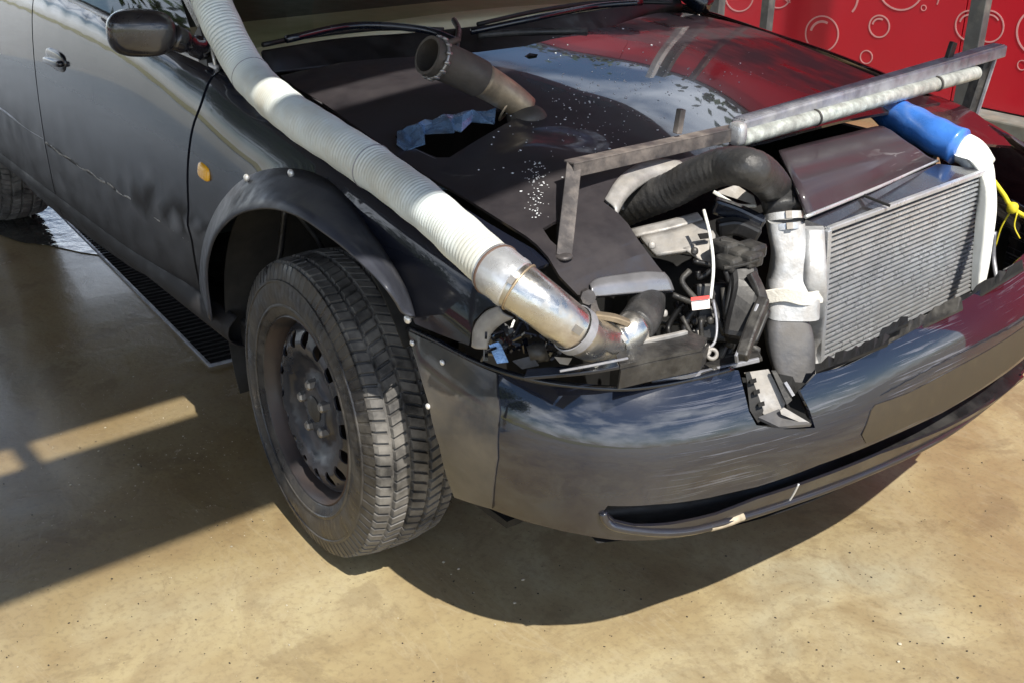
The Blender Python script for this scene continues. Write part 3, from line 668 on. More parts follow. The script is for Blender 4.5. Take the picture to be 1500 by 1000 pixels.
# wheel arch flare
inner = [(312, 470), (305, 410), (308, 375), (320, 343), (345, 318), (375, 308), (405, 308), (440, 320), (472, 341), (500, 362), (525, 384), (548, 406), (565, 425), (578, 443), (588, 459), (603, 465)]
yin = np.interp(range(16), [0, 3, 6, 12, 15], [-.895, -.94, -.955, -.95, -.90])
O = [np.array(side(*sideS.inv(*p))) + np.array([0, -.004, 0]) for p in outer]; I = [at(*p, 'y', y) for p, y in zip(inner, yin)]
Mi = [(a * .5 + b * .5) + np.array([0, -.006, .004]) for a, b in zip(O, I)]
K = [p + np.array([0, .002, -.012]) for p in I]; K2 = [p + np.array([0, .03, -.012]) for p in I]
V, F = loft([O, I], 5, 4)
flare = mesh('arch_flare', V, F, M['flare'], car, solid=.005, label='wide riveted dark wheel arch flare')
for u, v in [(361, 261), (426, 254), (498, 307), (573, 410), (301, 403), (597, 468)]:
    q = SP(u, v) + np.array([0, -.010, 0]); k = int(np.argmin([np.linalg.norm(a - q) for a in O]))
    mv = (Mi[min(k, 15)] - O[min(k, 15)]) * .16
    V, F = sellip(np.array(at(u, v, 'y', float(q[1]) - .012)), ((1, 0, 0), (0, 0, 1), (0, 1, 0)), (.0085, .0085, .006), 1, 12, 8); mesh('rivet', V, F, M['chrome'], flare)
mb = MB(); mb.tube(spline([p + np.array([.001, -.003, .002]) for p in O[7:]], 5), .0016, 6, True); mb.build('flare_highlight', M['galv'], flare)  # thin pale tube standing for the highlight along the flare's edge
# wheel housing
def arc_liner(cx, y0, y1, r, mat, zc=.40, a0=32):
    V = []; n = 28
    for i in range(n + 1):
        a = math.radians(a0 + (205 - a0) * i / n)
        for y in (y0, y1): V.append((cx + r * math.cos(a), y, zc + r * math.sin(a)))
    F = [(2 * i, 2 * i + 1, 2 * i + 3, 2 * i + 2) for i in range(n)]
    V.append((cx, y1, zc)); F += [(2 * i + 1, len(V) - 1, 2 * i + 3) for i in range(n)]
    return V, F
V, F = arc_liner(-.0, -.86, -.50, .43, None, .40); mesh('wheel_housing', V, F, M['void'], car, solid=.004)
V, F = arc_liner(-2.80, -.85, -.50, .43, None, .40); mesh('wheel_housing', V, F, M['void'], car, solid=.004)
mb = MB(); mb.tube([(-.05, -.60, .35), (-.06, -.56, .85)], .035, 12, True); mb.build('suspension_strut', M['darkmetal'], car)
mb = MB(); mb.tube(spline([(-.37, -.82, .40), (-.33, -.76, .55), (-.30, -.74, .72)], 4), .008, 6, True); mb.tube(spline([(-.25, -.80, .78), (-.2, -.7, .6), (-.22, -.7, .4)], 4), .006, 6, True); mb.build('liner_edge', M['darkmetal'], car)
mb = MB(); mb.box((-.40, -.84, .34), (-.33, -.66, .41)); mb.box((-.42, -.80, .31), (-.30, -.74, .35)); mb.build('jacking_bracket', M['darkmetal'], car, smooth=False, bevel=.008)

# wheels
def make_wheel(C, steer, camber, detail=True):
    C = Vector(C); ax = Vector((math.sin(steer) * math.cos(camber), -math.cos(steer) * math.cos(camber), math.sin(camber)))  # outwards
    a = Vector((math.cos(steer), math.sin(steer), 0)); b = a.cross(ax); 
    if b.z < 0: b = -b
    def P(r, th, w): return C + ax * w + (a * math.cos(th) + b * math.sin(th)) * r
    wh = bpy.data.objects.new('wheel', None); COL.objects.link(wh); wh.parent = car; wh.location = C; wh.empty_display_size = .1
    Rt = .339
    prof = [(.206, -.088), (.214, -.098), (.235, -.107), (.265, -.110), (.292, -.106), (.312, -.100), (.322, -.096)]
    lat = np.linspace(-.092, .092, 15)
    gro = {2: 1, 6: 1, 8: 1, 12: 1}
    npit = 88; angs = []; kinds = []
    for i in range(npit):
        w_ = 2 * math.pi / npit
        for f_, k_ in ((0, 1), (.06, 0), (.74, 0), (.82, 1)): angs.append((i + f_) * w_); kinds.append(k_)
    na = len(angs)
    # lateral stations with real steps at the grooves
    st_ = [-.094, -.090, -.060, -.057, -.050, -.047, -.018, -.015, -.007, -.004, .004, .007, .015, .018, .047, .050, .057, .060, .090, .094]
    st_ = [-.094, -.088, -.064, -.062, -.056, -.054, -.026, -.024, -.018, -.016, .016, .018, .024, .026, .054, .056, .062, .064, .088, .094]
    gs = {3: 1, 4: 1, 7: 1, 8: 1, 11: 1, 12: 1, 15: 1, 16: 1}
    V = []; cols = []
    full = [('s', r, w) for r, w in prof] + [('t', i, w) for i, w in enumerate(st_)] + [('s', r, -w) for r, w in prof[::-1]]
    for k, (ty, v, w) in enumerate(full):
        for j in range(na):
            th = angs[j]
            if ty == 's':
                r = v
                if abs(w) > .095 and .29 < v < .33: r = v + (.004 if not kinds[j] else -.001)
                if .24 < v < .27: r = v
            else:
                row = 0 if abs(w) > .059 else (1 if abs(w) > .021 else 2)
                zz = (.35, 0, .6)[row] * 2 * math.pi / npit
                th = th + zz + w * (.6, -1.0, 1.2)[row]
                crown = Rt - 1.1 * w * w
                r = crown - (.010 if (v in gs) else (.008 if kinds[j] else 0)) - (.010 if v in (0, 19) else 0) + .0006 * math.sin(j * 12.9898) * 1.0
            V.append(P(r, th, w))
    m_ = len(full); F = [(k * na + j, k * na + (j + 1) % na, (k + 1) * na + (j + 1) % na, (k + 1) * na + j) for k in range(m_ - 1) for j in range(na)]
    ty = mesh('tyre', V, F, M['rubber'], wh, smooth=True, auto=28); ty.data.materials.append(M['tread'])
    ks = [i for i, q in enumerate(full) if q[0] == 't']
    for pi_, pg in enumerate(ty.data.polygons):
        if ks[0] <= pi_ // na < ks[-1]: pg.material_index = 1  # tread faces take the paler, sunlit rubber
    n = 72
    def lathe(pr, nm, mat, **k):
        V = [P(r, 2 * math.pi * j / n, w) for r, w in pr for j in range(n)]
        return mesh(nm, V, [(i * n + j, i * n + (j + 1) % n, (i + 1) * n + (j + 1) % n, (i + 1) * n + j) for i in range(len(pr) - 1) for j in range(n)], M[mat], wh, auto=40, **k)
    # raised bands on the sidewall
    lathe([(.232, .1065), (.234, .109), (.238, .109), (.240, .1075)], 'sidewall_ridge', 'rubber')
    lathe([(.286, .1065), (.288, .1095), (.292, .109), (.294, .1055)], 'sidewall_ridge', 'rubber')
    lathe([(.2135, .080), (.2145, .094), (.209, .098), (.203, .092), (.198, .070), (.190, .030), (.186, .0), (.186, -.06), (.20, -.085)], 'rim_barrel', 'barrel')
    def dw(r): return float(np.interp(r, [0, .03, .055, .065, .085, .11, .125, .150, .172, .188], [.068, .068, .068, .058, .052, .062, .074, .080, .070, .056]))
    circ = lambda r, k=60, c=(0, 0): [(c[0] + r * math.cos(2 * math.pi * i / k), c[1] + r * math.sin(2 * math.pi * i / k)) for i in range(k)]
    holes = []
    nh = 16
    for i in range(nh):
        th = 2 * math.pi * (i + .3) / nh; h_ = []
        for q in range(14):
            p_ = 2 * math.pi * q / 14; rr_ = .158 + .0175 * math.cos(p_); tt = th + .105 * math.sin(p_); h_.append((rr_ * math.cos(tt), rr_ * math.sin(tt)))
        holes.append(h_)
    V, F = sheet(lambda x, y: P(math.hypot(x, y), math.atan2(y, x), dw(math.hypot(x, y))), circ(.190), [circ(.030, 24)] + holes, .011)
    mesh('wheel_disc', V, F, M['rim'], wh, solid=.004, off=1, label='dented black steel disc with oval holes')
    V, F = MB().V, []
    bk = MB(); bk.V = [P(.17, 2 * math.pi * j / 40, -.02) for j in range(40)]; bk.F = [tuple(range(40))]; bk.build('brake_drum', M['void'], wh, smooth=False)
    hub = MB(); hub.tube([P(0, 0, .05), P(0, 0, .074), P(0, 0, .078)], [.030, .030, .022], 20, True); hub.build('hub_cap', M['darkmetal'], wh, auto=40)
    for i in range(5):
        th = 2 * math.pi * i / 5 + .5; q = P(.056, th, 0) - C
        bo = MB(); bo.tube([C + q + ax * .062, C + q + ax * .080, C + q + ax * .084], [.0125, .012, .008], 6, True); bo.build('wheel_bolt', M['bolt'], wh, smooth=False)
    # valve stem
    v0 = P(.17, -.9, .045); mb_ = MB(); mb_.tube([v0, v0 + ax * .03], .004, 8, True); mb_.build('valve', M['black'], wh)
    return wh
# link() keeps world placement, so wheels are parented with their own offset
make_wheel((0, -.788, .339), -.068, .023); make_wheel((-2.80, -.72, .339), 0, 0); 
make_wheel((-2.80, .74, .339), math.pi, 0, False); make_wheel((0, .788, .339), math.pi - .068, 0, False)

# ------------------------------------------------------------------ bumper
plan = spline([(.40, -.868), (.55, -.862), (.70, -.825), (.80, -.755), (.87, -.65), (.905, -.52), (.93, -.36), (.95, -.18), (.955, .05), (.945, .28), (.905, .50), (.85, .66), (.76, .77), (.62, .84), (.45, .868)], 12)
dl = np.r_[0, np.cumsum(np.linalg.norm(np.diff(plan, axis=0), axis=1))]; LB = dl[-1]
PZ = [.26, .30, .34, .39, .44, .49, .53, .57, .61, .65, .68, .71]; PO = [-.085, -.060, -.038, -.016, -.003, .003, .001, -.009, -.026, -.055, -.086, -.125]
_pr = spline(list(zip(PZ, PO)), 16)
_k = np.ones(9) / 9
def _sm(a):
    b = np.pad(a, 8, mode='reflect', reflect_type='odd'); b = np.convolve(b, np.ones(17) / 17, 'valid'); return b
plan = np.stack([_sm(plan[:, 0]), _sm(plan[:, 1])], 1)
dl = np.r_[0, np.cumsum(np.linalg.norm(np.diff(plan, axis=0), axis=1))]; LB = dl[-1]
_pt = np.gradient(plan, dl, axis=0); _pn = np.stack([_pt[:, 1], -_pt[:, 0]], 1); _pn = np.stack([_sm(_pn[:, 0]), _sm(_pn[:, 1])], 1); _pn /= np.linalg.norm(_pn, axis=1)[:, None]
def bpt(s, z):
    s_ = min(max(s, 0), LB)
    x = cub(s_, dl, plan[:, 0]); y = cub(s_, dl, plan[:, 1]); n = np.array([cub(s_, dl, _pn[:, 0]), cub(s_, dl, _pn[:, 1])])
    if s < 0 or s > LB: x += (s - s_) * cub(s_, dl, _pt[:, 0]); y += (s - s_) * cub(s_, dl, _pt[:, 1])
    o = cub(z, PZ, PO) * (.45 + .55 * math.sin(math.pi * min(1, max(0, s_ / LB))) ** .5)
    # raised ledge where the number plate sits
    dnt = -.012 * math.exp(-((s_ - .66) / .12) ** 2 - ((z - .47) / .045) ** 2) + .004 * math.sin(7 * s_ + 2) * math.exp(-((z - .5) / .06) ** 2)
    o += dnt
    return (x + n[0] * o, y + n[1] * o, z)
bs = Surf(bpt, (-.01, 1.76), (.27, .71), 200)
topb = [(600, 482), (640, 500), (700, 531), (760, 551), (820, 563), (900, 570), (960, 566), (1020, 555), (1075, 541), (1082, 542)]
topb2 = [(1195, 547), (1240, 535), (1300, 505), (1345, 480), (1400, 447), (1450, 415), (1500, 372)]
botb = [(667, 727), (720, 745), (800, 771), (850, 782), (900, 790), (960, 790), (1020, 782), (1090, 762), (1180, 733), (1280, 690), (1380, 640), (1500, 560)]
cutb = [(1092, 580), (1097, 602), (1108, 622), (1150, 628), (1194, 626), (1186, 600), (1172, 572)]
tl = bs.L(topb) + bs.L(cutb) + bs.L(topb2); bl_ = bs.L(botb)
endT = tl[-1]; endB = bl_[-1]
tl += [(s, endT[1]) for s in np.linspace(endT[0] + .06, LB - .02, 8)]
bl_ += [(s, endB[1]) for s in np.linspace(endB[0] + .06, LB - .02, 8)]
arch = bs.L([(598, 490), (612, 530), (630, 590), (645, 650), (657, 700)])
slit_t = [(884, 748), (890, 740), (960, 738), (1040, 728), (1110, 712), (1200, 680), (1290, 645), (1380, 604), (1500, 525)]
slit_b = [(1500, 547), (1385, 627), (1290, 664), (1200, 700), (1110, 730), (1050, 753), (980, 768), (930, 770), (900, 763)]
sl_ = bs.L(slit_t) + [(LB - .5, bs.inv(1500, 525)[1]), (LB - .45, bs.inv(1500, 547)[1])] + bs.L(slit_b)
bl_ = [p for p in bl_]
loop = arch[::-1] + tl + bl_[::-1]
V, F = sheet(bpt, loop, [sl_], .022)
bump_o = mesh('front_bumper', V, F, M['bumper'], car, solid=.006, off=-1, label='scraped glossy dark front bumper with a broken notch')
cl_ = bs.L([(600, 484), (640, 502), (700, 533), (729, 545), (732, 600), (729, 670), (722, 743), (667, 726), (657, 700), (645, 650), (630, 590), (612, 530)])
V, F = sheet(lambda s_, z_: np.array(bpt(s_, z_)) + np.array([.002, -.004, 0]), cl_, [], .02)
mesh('corner_cover', V, F, M['cover'], bump_o, solid=.004, label='dusty grey riveted plate at the bumper corner')
# rolled top lip and bottom lip
def lipline(pts, r, name, mat, dz=0, dn=0):
    P = [np.array(bpt(*bs.inv(*p))) + np.array([-dn, 0, dz]) for p in pts]; mb = MB(); mb.tube(spline(P, 6), r, 8, True); return mb.build(name, M[mat], bump_o)
lipline(topb[:-1], .006, 'top_lip', 'blackgloss', .0, .004)
lipline([(883, 750), (888, 762), (905, 772), (960, 779), (1010, 777), (1070, 762), (1150, 737), (1250, 700), (1385, 636), (1500, 556)], .008, 'slot_lip', 'bumper', 0, 0)
# scuffed pale patch on the lip
lipline([(1040, 771), (1065, 764), (1088, 755)], .0086, 'scuffed_patch', 'scuffp')
lipline([(1170, 708), (1163, 722), (1154, 736)], .0022, 'hanging_clip', 'alu')
# recess behind the slot
Pt = [np.array(bpt(*q)) for q in bs.L([(890, 740), (1110, 712), (1290, 645), (1500, 525)])] + [np.array((.80, .72, .42))]; Pb = [p + np.array([-.07, 0, -.02]) for p in Pt]
V, F = loft([[p + [-.012, 0, .012] for p in Pt], [p + [-.06, 0, -.0] for p in Pt], [p + [-.08, 0, -.06] for p in Pt], [p + [-.02, 0, -.088] for p in Pt]], 8, 4); mesh('slot_recess', V, F, M['black'], bump_o)
# number plate ledge (bare plate carrier area)
pl = bs.L([(1276, 600), (1282, 592), (1330, 575), (1400, 538), (1500, 478)])
pl2 = bs.L([(1500, 520), (1400, 590), (1330, 622), (1290, 640), (1268, 648), (1262, 636)])
V, F = sheet(lambda s, z: np.array(bpt(s, z)) + np.array([.0018, -.0005, 0]), pl + pl2, [], .02); mesh('plate_area', V, F, M['ledge'], bump_o, solid=.002, label='flat ledge for the number plate, olive with the reflected ground painted in')
# cover over the wheel-side corner: plain fastening screws
for u, v in [(607, 500), (651, 528), (630, 592)]:
    q = np.array(bpt(*bs.inv(u, v))); V, F = sellip(q + np.array([.003, -.007, 0]), ((1, 0, 0), (0, 0, 1), (0, 1, 0)), (.006, .006, .004), 1, 10, 6); mesh('rivet', V, F, M['chrome'], bump_o)
# broken plastic bracket in the notch
br = bpy.data.objects.new('broken_lamp_bracket', None); COL.objects.link(br); br.parent = car; br.location = (.88, -.42, .6)
def quadpx(pts, dep, name, mat, par, th=.006):
    V = [at(u, v, d=dd_) for (u, v), dd_ in zip(pts, dep)]; return mesh(name, V, [tuple(range(len(V)))], M[mat], par, smooth=False, solid=th, off=0)
DN = np.dot(np.array(bpt(*bs.inv(1140, 628))) - C0, -CM[:, 2])
D2 = DN + .06
quadpx([(1090, 545), (1125, 540), (1150, 590), (1142, 607), (1118, 606)], [D2] * 5, 'bracket_plate', 'dustmetal', br)
quadpx([(1092, 545), (1098, 544), (1118, 600), (1112, 622), (1098, 600)], [D2 - .01] * 5, 'bracket_side', 'black', br)
quadpx([(1110, 612), (1140, 600), (1150, 604), (1188, 622), (1140, 626)], [DN + .012, DN + .04, DN + .04, DN + .014, DN + .01], 'bracket_foot', 'tankdark', br)
quadpx([(1142, 600), (1148, 596), (1185, 618), (1182, 622), (1144, 606)], [DN + .02] * 5, 'bracket_rib', 'dustmetal', br)
quadpx([(1130, 542), (1136, 542), (1160, 585), (1152, 592)], [D2 - .015] * 4, 'bracket_rib', 'darkmetal', br)
quadpx([(1140, 548), (1160, 552), (1182, 600), (1188, 622), (1152, 600)], [D2 + .02, D2 + .02, D2 + .02, DN + .03, D2], 'bracket_back', 'void', br)
quadpx([(1148, 560), (1152, 558), (1164, 578), (1160, 580)], [D2 - .02] * 4, 'bracket_rib', 'galv', br)
for u, v in [(1098, 556), (1103, 572), (1110, 590)]: quadpx([(u, v), (u + 9, v - 3), (u + 10, v + 3), (u + 1, v + 6)], [D2 - .02] * 4, 'bracket_clip', 'void', br)
quadpx([(1086, 552), (1178, 560), (1192, 622), (1102, 622)], [DN + .10] * 4, 'bracket_recess', 'void', br)
# upper bumper carrier strip
def lane(pts, dep, w, h, name, mat, par=car, lab=None):
    Q = [Vector(q) for q in spline([at(*p, d=q) for p, q in zip(pts, dep)], 4)]; V = []; F = []; m_ = len(Q)
    for i in range(m_):
        d_ = (Q[min(i + 1, m_ - 1)] - Q[max(i - 1, 0)]).normalized(); r = d_.cross(Vector((0, 0, 1)))
        if r.length < .35: r = d_.cross(Vector((1, 0, 0)))
        r.normalize(); k = r.cross(d_)
        V += [Q[i] + r * (a * w / 2) + k * (b * h / 2) for a, b in ((-1, -1), (1, -1), (1, 1), (-1, 1))]
    for i in range(m_ - 1): F += [(4 * i + j, 4 * i + (j + 1) % 4, 4 * i + 4 + (j + 1) % 4, 4 * i + 4 + j) for j in range(4)]
    F += [(3, 2, 1, 0), tuple(4 * m_ - 4 + j for j in range(4))]
    return mesh(name, V, F, M[mat], par, smooth=False, label=lab, bevel=min(w, h) * .2)
dT = lambda u, v: float(np.dot(np.array(bpt(*bs.inv(u, v))) - C0, -CM[:, 2]))
lane([(960, 556), (1010, 545), (1060, 533), (1114, 520)], [dT(960, 562) + .03] * 2 + [dT(1060, 545) + .03] * 2, .03, .008, 'upper_carrier', 'darkmetal')
lane([(955, 560), (1010, 549), (1060, 538), (1112, 526)], [dT(960, 562) + .015] * 2 + [dT(1060, 545) + .015] * 2, .006, .008, 'carrier_edge', 'galv')
for u, v in [(988, 550), (1045, 540), (1092, 529)]:
    V, F = sellip(at(u, v, d=dT(u, v + 8) + .012), ((1, 0, 0), (0, 1, 0), (0, 0, 1)), (.008, .008, .005), 1, 10, 6); mesh('carrier_clip', V, F, M['darkmetal'], car)
# ragged strip on bumper top in front of the radiator
def jag(u0, v0, u1, v1, n, dep, mat, amp=7, w=10):
    V = []; 
    for i in range(n + 1):
        f_ = i / n; u = u0 + (u1 - u0) * f_; v = v0 + (v1 - v0) * f_
        V.append(at(u, v + w * .5, d=dep - .01)); V.append(at(u + rng.uniform(-3, 3), v - w * .5 - rng.uniform(0, amp), d=dep + .015))
    mesh('ragged_grille_clip', V, [(2 * i, 2 * i + 1, 2 * i + 3, 2 * i + 2) for i in range(n)], M[mat], car, smooth=False, solid=.006)
jag(1195, 545, 1300, 502, 16, dT(1240, 535) + .02, 'black', 8); jag(1300, 500, 1410, 448, 14, dT(1345, 480) + .02, 'darkmetal', 8, 14); jag(1290, 492, 1330, 474, 6, dT(1345, 480) + .0, 'black', 6, 8); jag(1405, 450, 1500, 392, 14, dT(1420, 432) + .03, 'black', 8)
# ------------------------------------------------------------------ engine bay
MB().box((-.45, -.60, .36), (-.42, .70, .90)).build('firewall', M['void'], car, smooth=False)
MB().box((.42, -.80, .33), (.60, .74, .345)).build('shade_tray', M['void'], car, smooth=False); MB().box((-.42, -.50, .33), (.84, .62, .345)).build('shade_tray', M['void'], car, smooth=False)  # unseen trays, widened to keep sun leaks out of the bumper's shadow
MB().box((.44, -.79, .36), (.46, -.40, .78)).build('inner_wing', M['void'], car, smooth=False)
MB().box((.0, -.42, .36), (.52, .42, .70)).build('engine_block', M['void'], car, smooth=True, bevel=.03)
MB().box((-.42, .60, .36), (.50, .62, .80)).build('inner_wing', M['void'], car, smooth=False)
MB().box((.0, -.56, .5), (.44, -.50, .84)).build('inner_wing', M['void'], car, smooth=False)
# front crossmember below the pipes
def flat(ps, z, name, mat, th=.006):
    V = [at(*p, 'z', z) for p in ps]; return mesh(name, V, [tuple(range(len(V)))], M[mat], car, smooth=False, solid=th)
zc_ = float(at(960, 510, d=1.86)[2])
flat([(902, 524), (930, 505), (1004, 488), (1036, 500), (1028, 514), (960, 528), (908, 540)], zc_, 'crossmember_top', 'darkmetal')
V = [at(*p, 'z', zc_ - .001) for p in [(908, 540), (960, 528), (1028, 514), (1036, 502)]]; V += [v - [.004, 0, .035] for v in V]
mesh('crossmember_face', V, [(0, 1, 5, 4), (1, 2, 6, 5), (2, 3, 7, 6)], M['darkmetal'], car, smooth=False, solid=.004)
lane([(930, 503), (975, 494), (1006, 487)], [1.86, 1.88, 1.90], .008, .008, 'crossmember_edge', 'dustmetal')
lane([(770, 548), (850, 541), (905, 532)], [1.82, 1.80, 1.80], .03, .006, 'headlamp_tray', 'blackgloss')
lane([(820, 543), (870, 534), (920, 524)], [1.78, 1.78, 1.79], .004, .003, 'tray_edge', 'galv')
# grey slam panel pieces under the black hose
def grid(rows_, mat, name, th=.01, sm=True, lab=None):
    V, F = loft([[at(u, v, d=q) for u, v, q in r] for r in rows_], 4, 4); return mesh(name, V, F, M[mat], car, solid=th, smooth=sm, label=lab)
grid([[(925, 340, 2.12), (975, 328, 2.12), (1022, 316, 2.12)], [(932, 350, 2.10), (980, 340, 2.10), (1030, 326, 2.10)]], 'dustmetal', 'slam_panel_edge', .008)
grid([[(938, 352, 2.09), (985, 342, 2.09), (1030, 328, 2.09)], [(955, 372, 2.06), (1000, 362, 2.06), (1048, 350, 2.06)], [(962, 378, 2.05), (1003, 372, 2.05), (1040, 366, 2.05)]], 'dustmetal', 'slam_panel', .01)
grid([[(1000, 366, 2.05), (1022, 358, 2.05), (1045, 352, 2.05)], [(1018, 378, 2.04), (1034, 378, 2.04), (1046, 378, 2.04)], [(1036, 392, 2.03), (1041, 394, 2.03), (1048, 396, 2.03)]], 'dustmetal', 'bracket_web', .006)
quadpx([(1022, 343), (1040, 341), (1042, 349), (1026, 351)], [2.03] * 4, 'slot_hole', 'void', car)
mb = MB()
for k, (u, v, q) in enumerate([(1062, 362, 2.0), (1078, 372, 1.99), (1095, 378, 1.98), (1070, 384, 1.98), (1100, 366, 2.0)]):
    c_ = at(u, v, d=q); s_ = .022; mb.box(c_ - [s_, s_ * .9, s_ * .6], c_ + [s_, s_ * .9, s_ * .6])
mb.build('pump_housing', M['darkmetal'], car, smooth=False, bevel=.006)
lane([(1055, 352), (1085, 358), (1110, 372)], [1.99] * 3, .010, .005, 'pump_bracket', 'darkmetal'); lane([(1060, 392), (1085, 388), (1112, 380)], [1.96] * 3, .010, .005, 'pump_bracket', 'darkmetal')
lane([(1085, 395), (1090, 440), (1080, 500)], [1.99, 1.97, 1.95], .05, .05, 'coolant_tank', 'black'); lane([(1100, 400), (1112, 425), (1118, 445)], [1.95] * 3, .02, .012, 'hinge_plate', 'darkmetal')
lane([(1119, 440), (1102, 480), (1086, 524)], [1.93, 1.90, 1.87], .022, .022, 'front_strut', 'darkmetal'); lane([(1111, 450), (1096, 485), (1078, 526)], [1.92, 1.9, 1.87], .005, .02, 'strut_flange', 'galv')
lane([(1045, 300), (1080, 312), (1118, 330)], [2.1] * 3, .03, .03, 'hose_cluster', 'blackgloss'); lane([(1050, 335), (1080, 332), (1112, 345)], [2.08] * 3, .03, .03, 'hose_cluster', 'black')
lane([(1040, 415), (1042, 460), (1040, 500)], [2.02] * 3, .06, .03, 'battery_side', 'black')
mb = MB(); mb.tube(spline([at(*p, d=q) for p, q in [((1031, 308), 2.0), ((1040, 345), 1.98), ((1045, 390), 1.97), ((1041, 438), 1.96)]], 6), .0030, 8, True); mb.build('white_cable', M['white'], car)
mb = MB(); mb.tube(spline([at(*p, d=q) for p, q in [((1045, 440), 1.95), ((1050, 475), 1.93), ((1047, 500), 1.92), ((1036, 512), 1.91)]], 6), .0025, 8, True); mb.build('thin_cable', M['galv'], car)
lb = quadpx([(1012, 437), (1039, 434), (1040, 452), (1014, 455)], [1.95] * 4, 'warning_label', 'label', car, .002)
for (u0, v0, u1, v1) in [(1012, 437, 1039, 434)]: quadpx([(u0, v0 - 1), (u1, v1 - 1), (u1, v1 + 4), (u0, v0 + 4)], [1.946] * 4, 'label_band', 'labelred', car, .002)
def torus(c, ax, R_, r_, name, mat, par=car, n=24, m2=8):
    c = Vector(c); ax = Vector(ax).normalized(); a_ = ax.orthogonal().normalized(); b_2 = ax.cross(a_)
    V = []
    for i in range(n):
        t_ = 2 * math.pi * i / n; d_ = a_ * math.cos(t_) + b_2 * math.sin(t_)
        for j in range(m2):
            p_ = 2 * math.pi * j / m2; V.append(c + d_ * (R_ + r_ * math.cos(p_)) + ax * r_ * math.sin(p_))
    F = [(i * m2 + j, ((i + 1) % n) * m2 + j, ((i + 1) % n) * m2 + (j + 1) % m2, i * m2 + (j + 1) % m2) for i in range(n) for j in range(m2)]
    return mesh(name, V, F, M[mat], par)
VD = -CM[:, 2]
torus(at(1032, 512, d=1.90), -VD + np.array([.3, 0, .5]), .009, .0035, 'chain_link', 'dustmetal'); torus(at(1043, 518, d=1.90), -VD, .008, .0035, 'chain_link', 'dustmetal')
for k in range(34):
    u0, v0 = rng.uniform(950, 1110), rng.uniform(395, 515); q0 = rng.uniform(1.97, 2.10)
    pts2 = [at(u0 + rng.uniform(-5, 5) + i_ * rng.uniform(-12, 14), v0 + i_ * rng.uniform(-10, 26), d=q0 + rng.uniform(-.01, .01)) for i_ in range(4)]
    mb = MB(); mb.tube(spline(pts2, 5), rng.uniform(.003, .009), 8, True); mb.build('engine_hose' if k % 2 else 'wiring_loom', M['black' if k % 3 else 'darkmetal'], car)
for k in range(14):
    c_ = at(rng.uniform(955, 1112), rng.uniform(350, 500), d=rng.uniform(1.98, 2.06)); V, F = sellip(c_, (VD, CM[:, 0], CM[:, 1]), (.004, .007, .007), .8, 8, 6); mesh('engine_bolt', V, F, M['dustmetal' if k % 3 == 0 else 'darkmetal'], car)
# triangle seen through the loop of the hose
quadpx([(1048, 282), (1078, 271), (1104, 288), (1108, 301)], [2.2] * 4, 'hinge_gusset', 'dustmetal', car, .004); lane([(1045, 281), (1078, 300), (1108, 302)], [2.18] * 3, .006, .006, 'gusset_edge', 'white')
# headlight opening: torn rim and crumpled debris
ro = [np.array(SP(*p)) + np.array([.004, -.004, 0]) for p in [(694, 505), (697, 478), (712, 457), (733, 447)]]; ri = [p + np.array([.022, .004, -.006]) for p in [np.array(SP(*p)) for p in [(700, 500), (707, 478), (722, 463), (738, 455)]]]
V, F = loft([ro, [(a + b) / 2 + np.array([0, -.006, 0]) for a, b in zip(ro, ri)], ri], 6, 4); mesh('torn_wing_edge', V, F, M['dustmetal'], car, solid=.004)
mb = MB()
for i in range(60):
    u = rng.uniform(708, 850); v = rng.uniform(482, 518)
    c_ = at(u, v, d=rng.uniform(1.88, 1.98)); q = rng.normal(0, 1, 3); q /= np.linalg.norm(q); e_ = c_ + q * rng.uniform(.012, .03)
    mb.bar(c_, e_, rng.uniform(.004, .012), .004, up=(rng.normal(), rng.normal(), 1))
mb.build('crumpled_debris', M['blackgloss'], car, smooth=False, kind='stuff')
mb = MB(); mb.tube([at(775, 520, d=1.88), at(800, 512, d=1.88)], [.016, .018], 16, True); mb.build('lamp_socket', M['darkmetal'], car)
quadpx([(750, 528), (780, 520), (790, 535), (765, 540)], [1.87] * 4, 'reflector_shard', 'darkmetal', car); quadpx([(812, 522), (838, 524), (832, 534), (820, 532)], [1.87] * 4, 'reflector_shard', 'dustmetal', car)
quadpx([(716, 505), (732, 500), (745, 530), (728, 532)], [1.9] * 4, 'headlamp_shard', 'torn', car)

# ------------------------------------------------------------------ radiator
rad = bpy.data.objects.new('radiator', None); COL.objects.link(rad); rad.parent = car; rad.location = (.74, .12, .66); rad['label'] = 'bare aluminium radiator standing upright behind the bumper'
TL, TR, BL, BR = at(1211, 336, 'x', .75), at(1440, 252, 'x', .75), at(1199, 545, 'x', .75), at(1426, 431, 'x', .75)
TL, TR, BL, BR = map(np.array, (TL, TR, BL, BR)); nrm = np.array([1., 0, 0]); dp = np.array([-.055, 0, 0])
def bil(a, b, o=0): return TL * (1 - a) * (1 - b) + TR * a * (1 - b) + BL * (1 - a) * b + BR * a * b + nrm * o
mb = MB(); mb.add([TL - nrm * .012, TR - nrm * .012, BR - nrm * .012, BL - nrm * .012] + [q + dp for q in (TL, TR, BR, BL)], [(0, 3, 2, 1), (4, 5, 6, 7), (0, 1, 5, 4), (1, 2, 6, 5), (2, 3, 7, 6), (3, 0, 4, 7)]); mb.build('core', M['void'], rad, smooth=False)
nf = 26
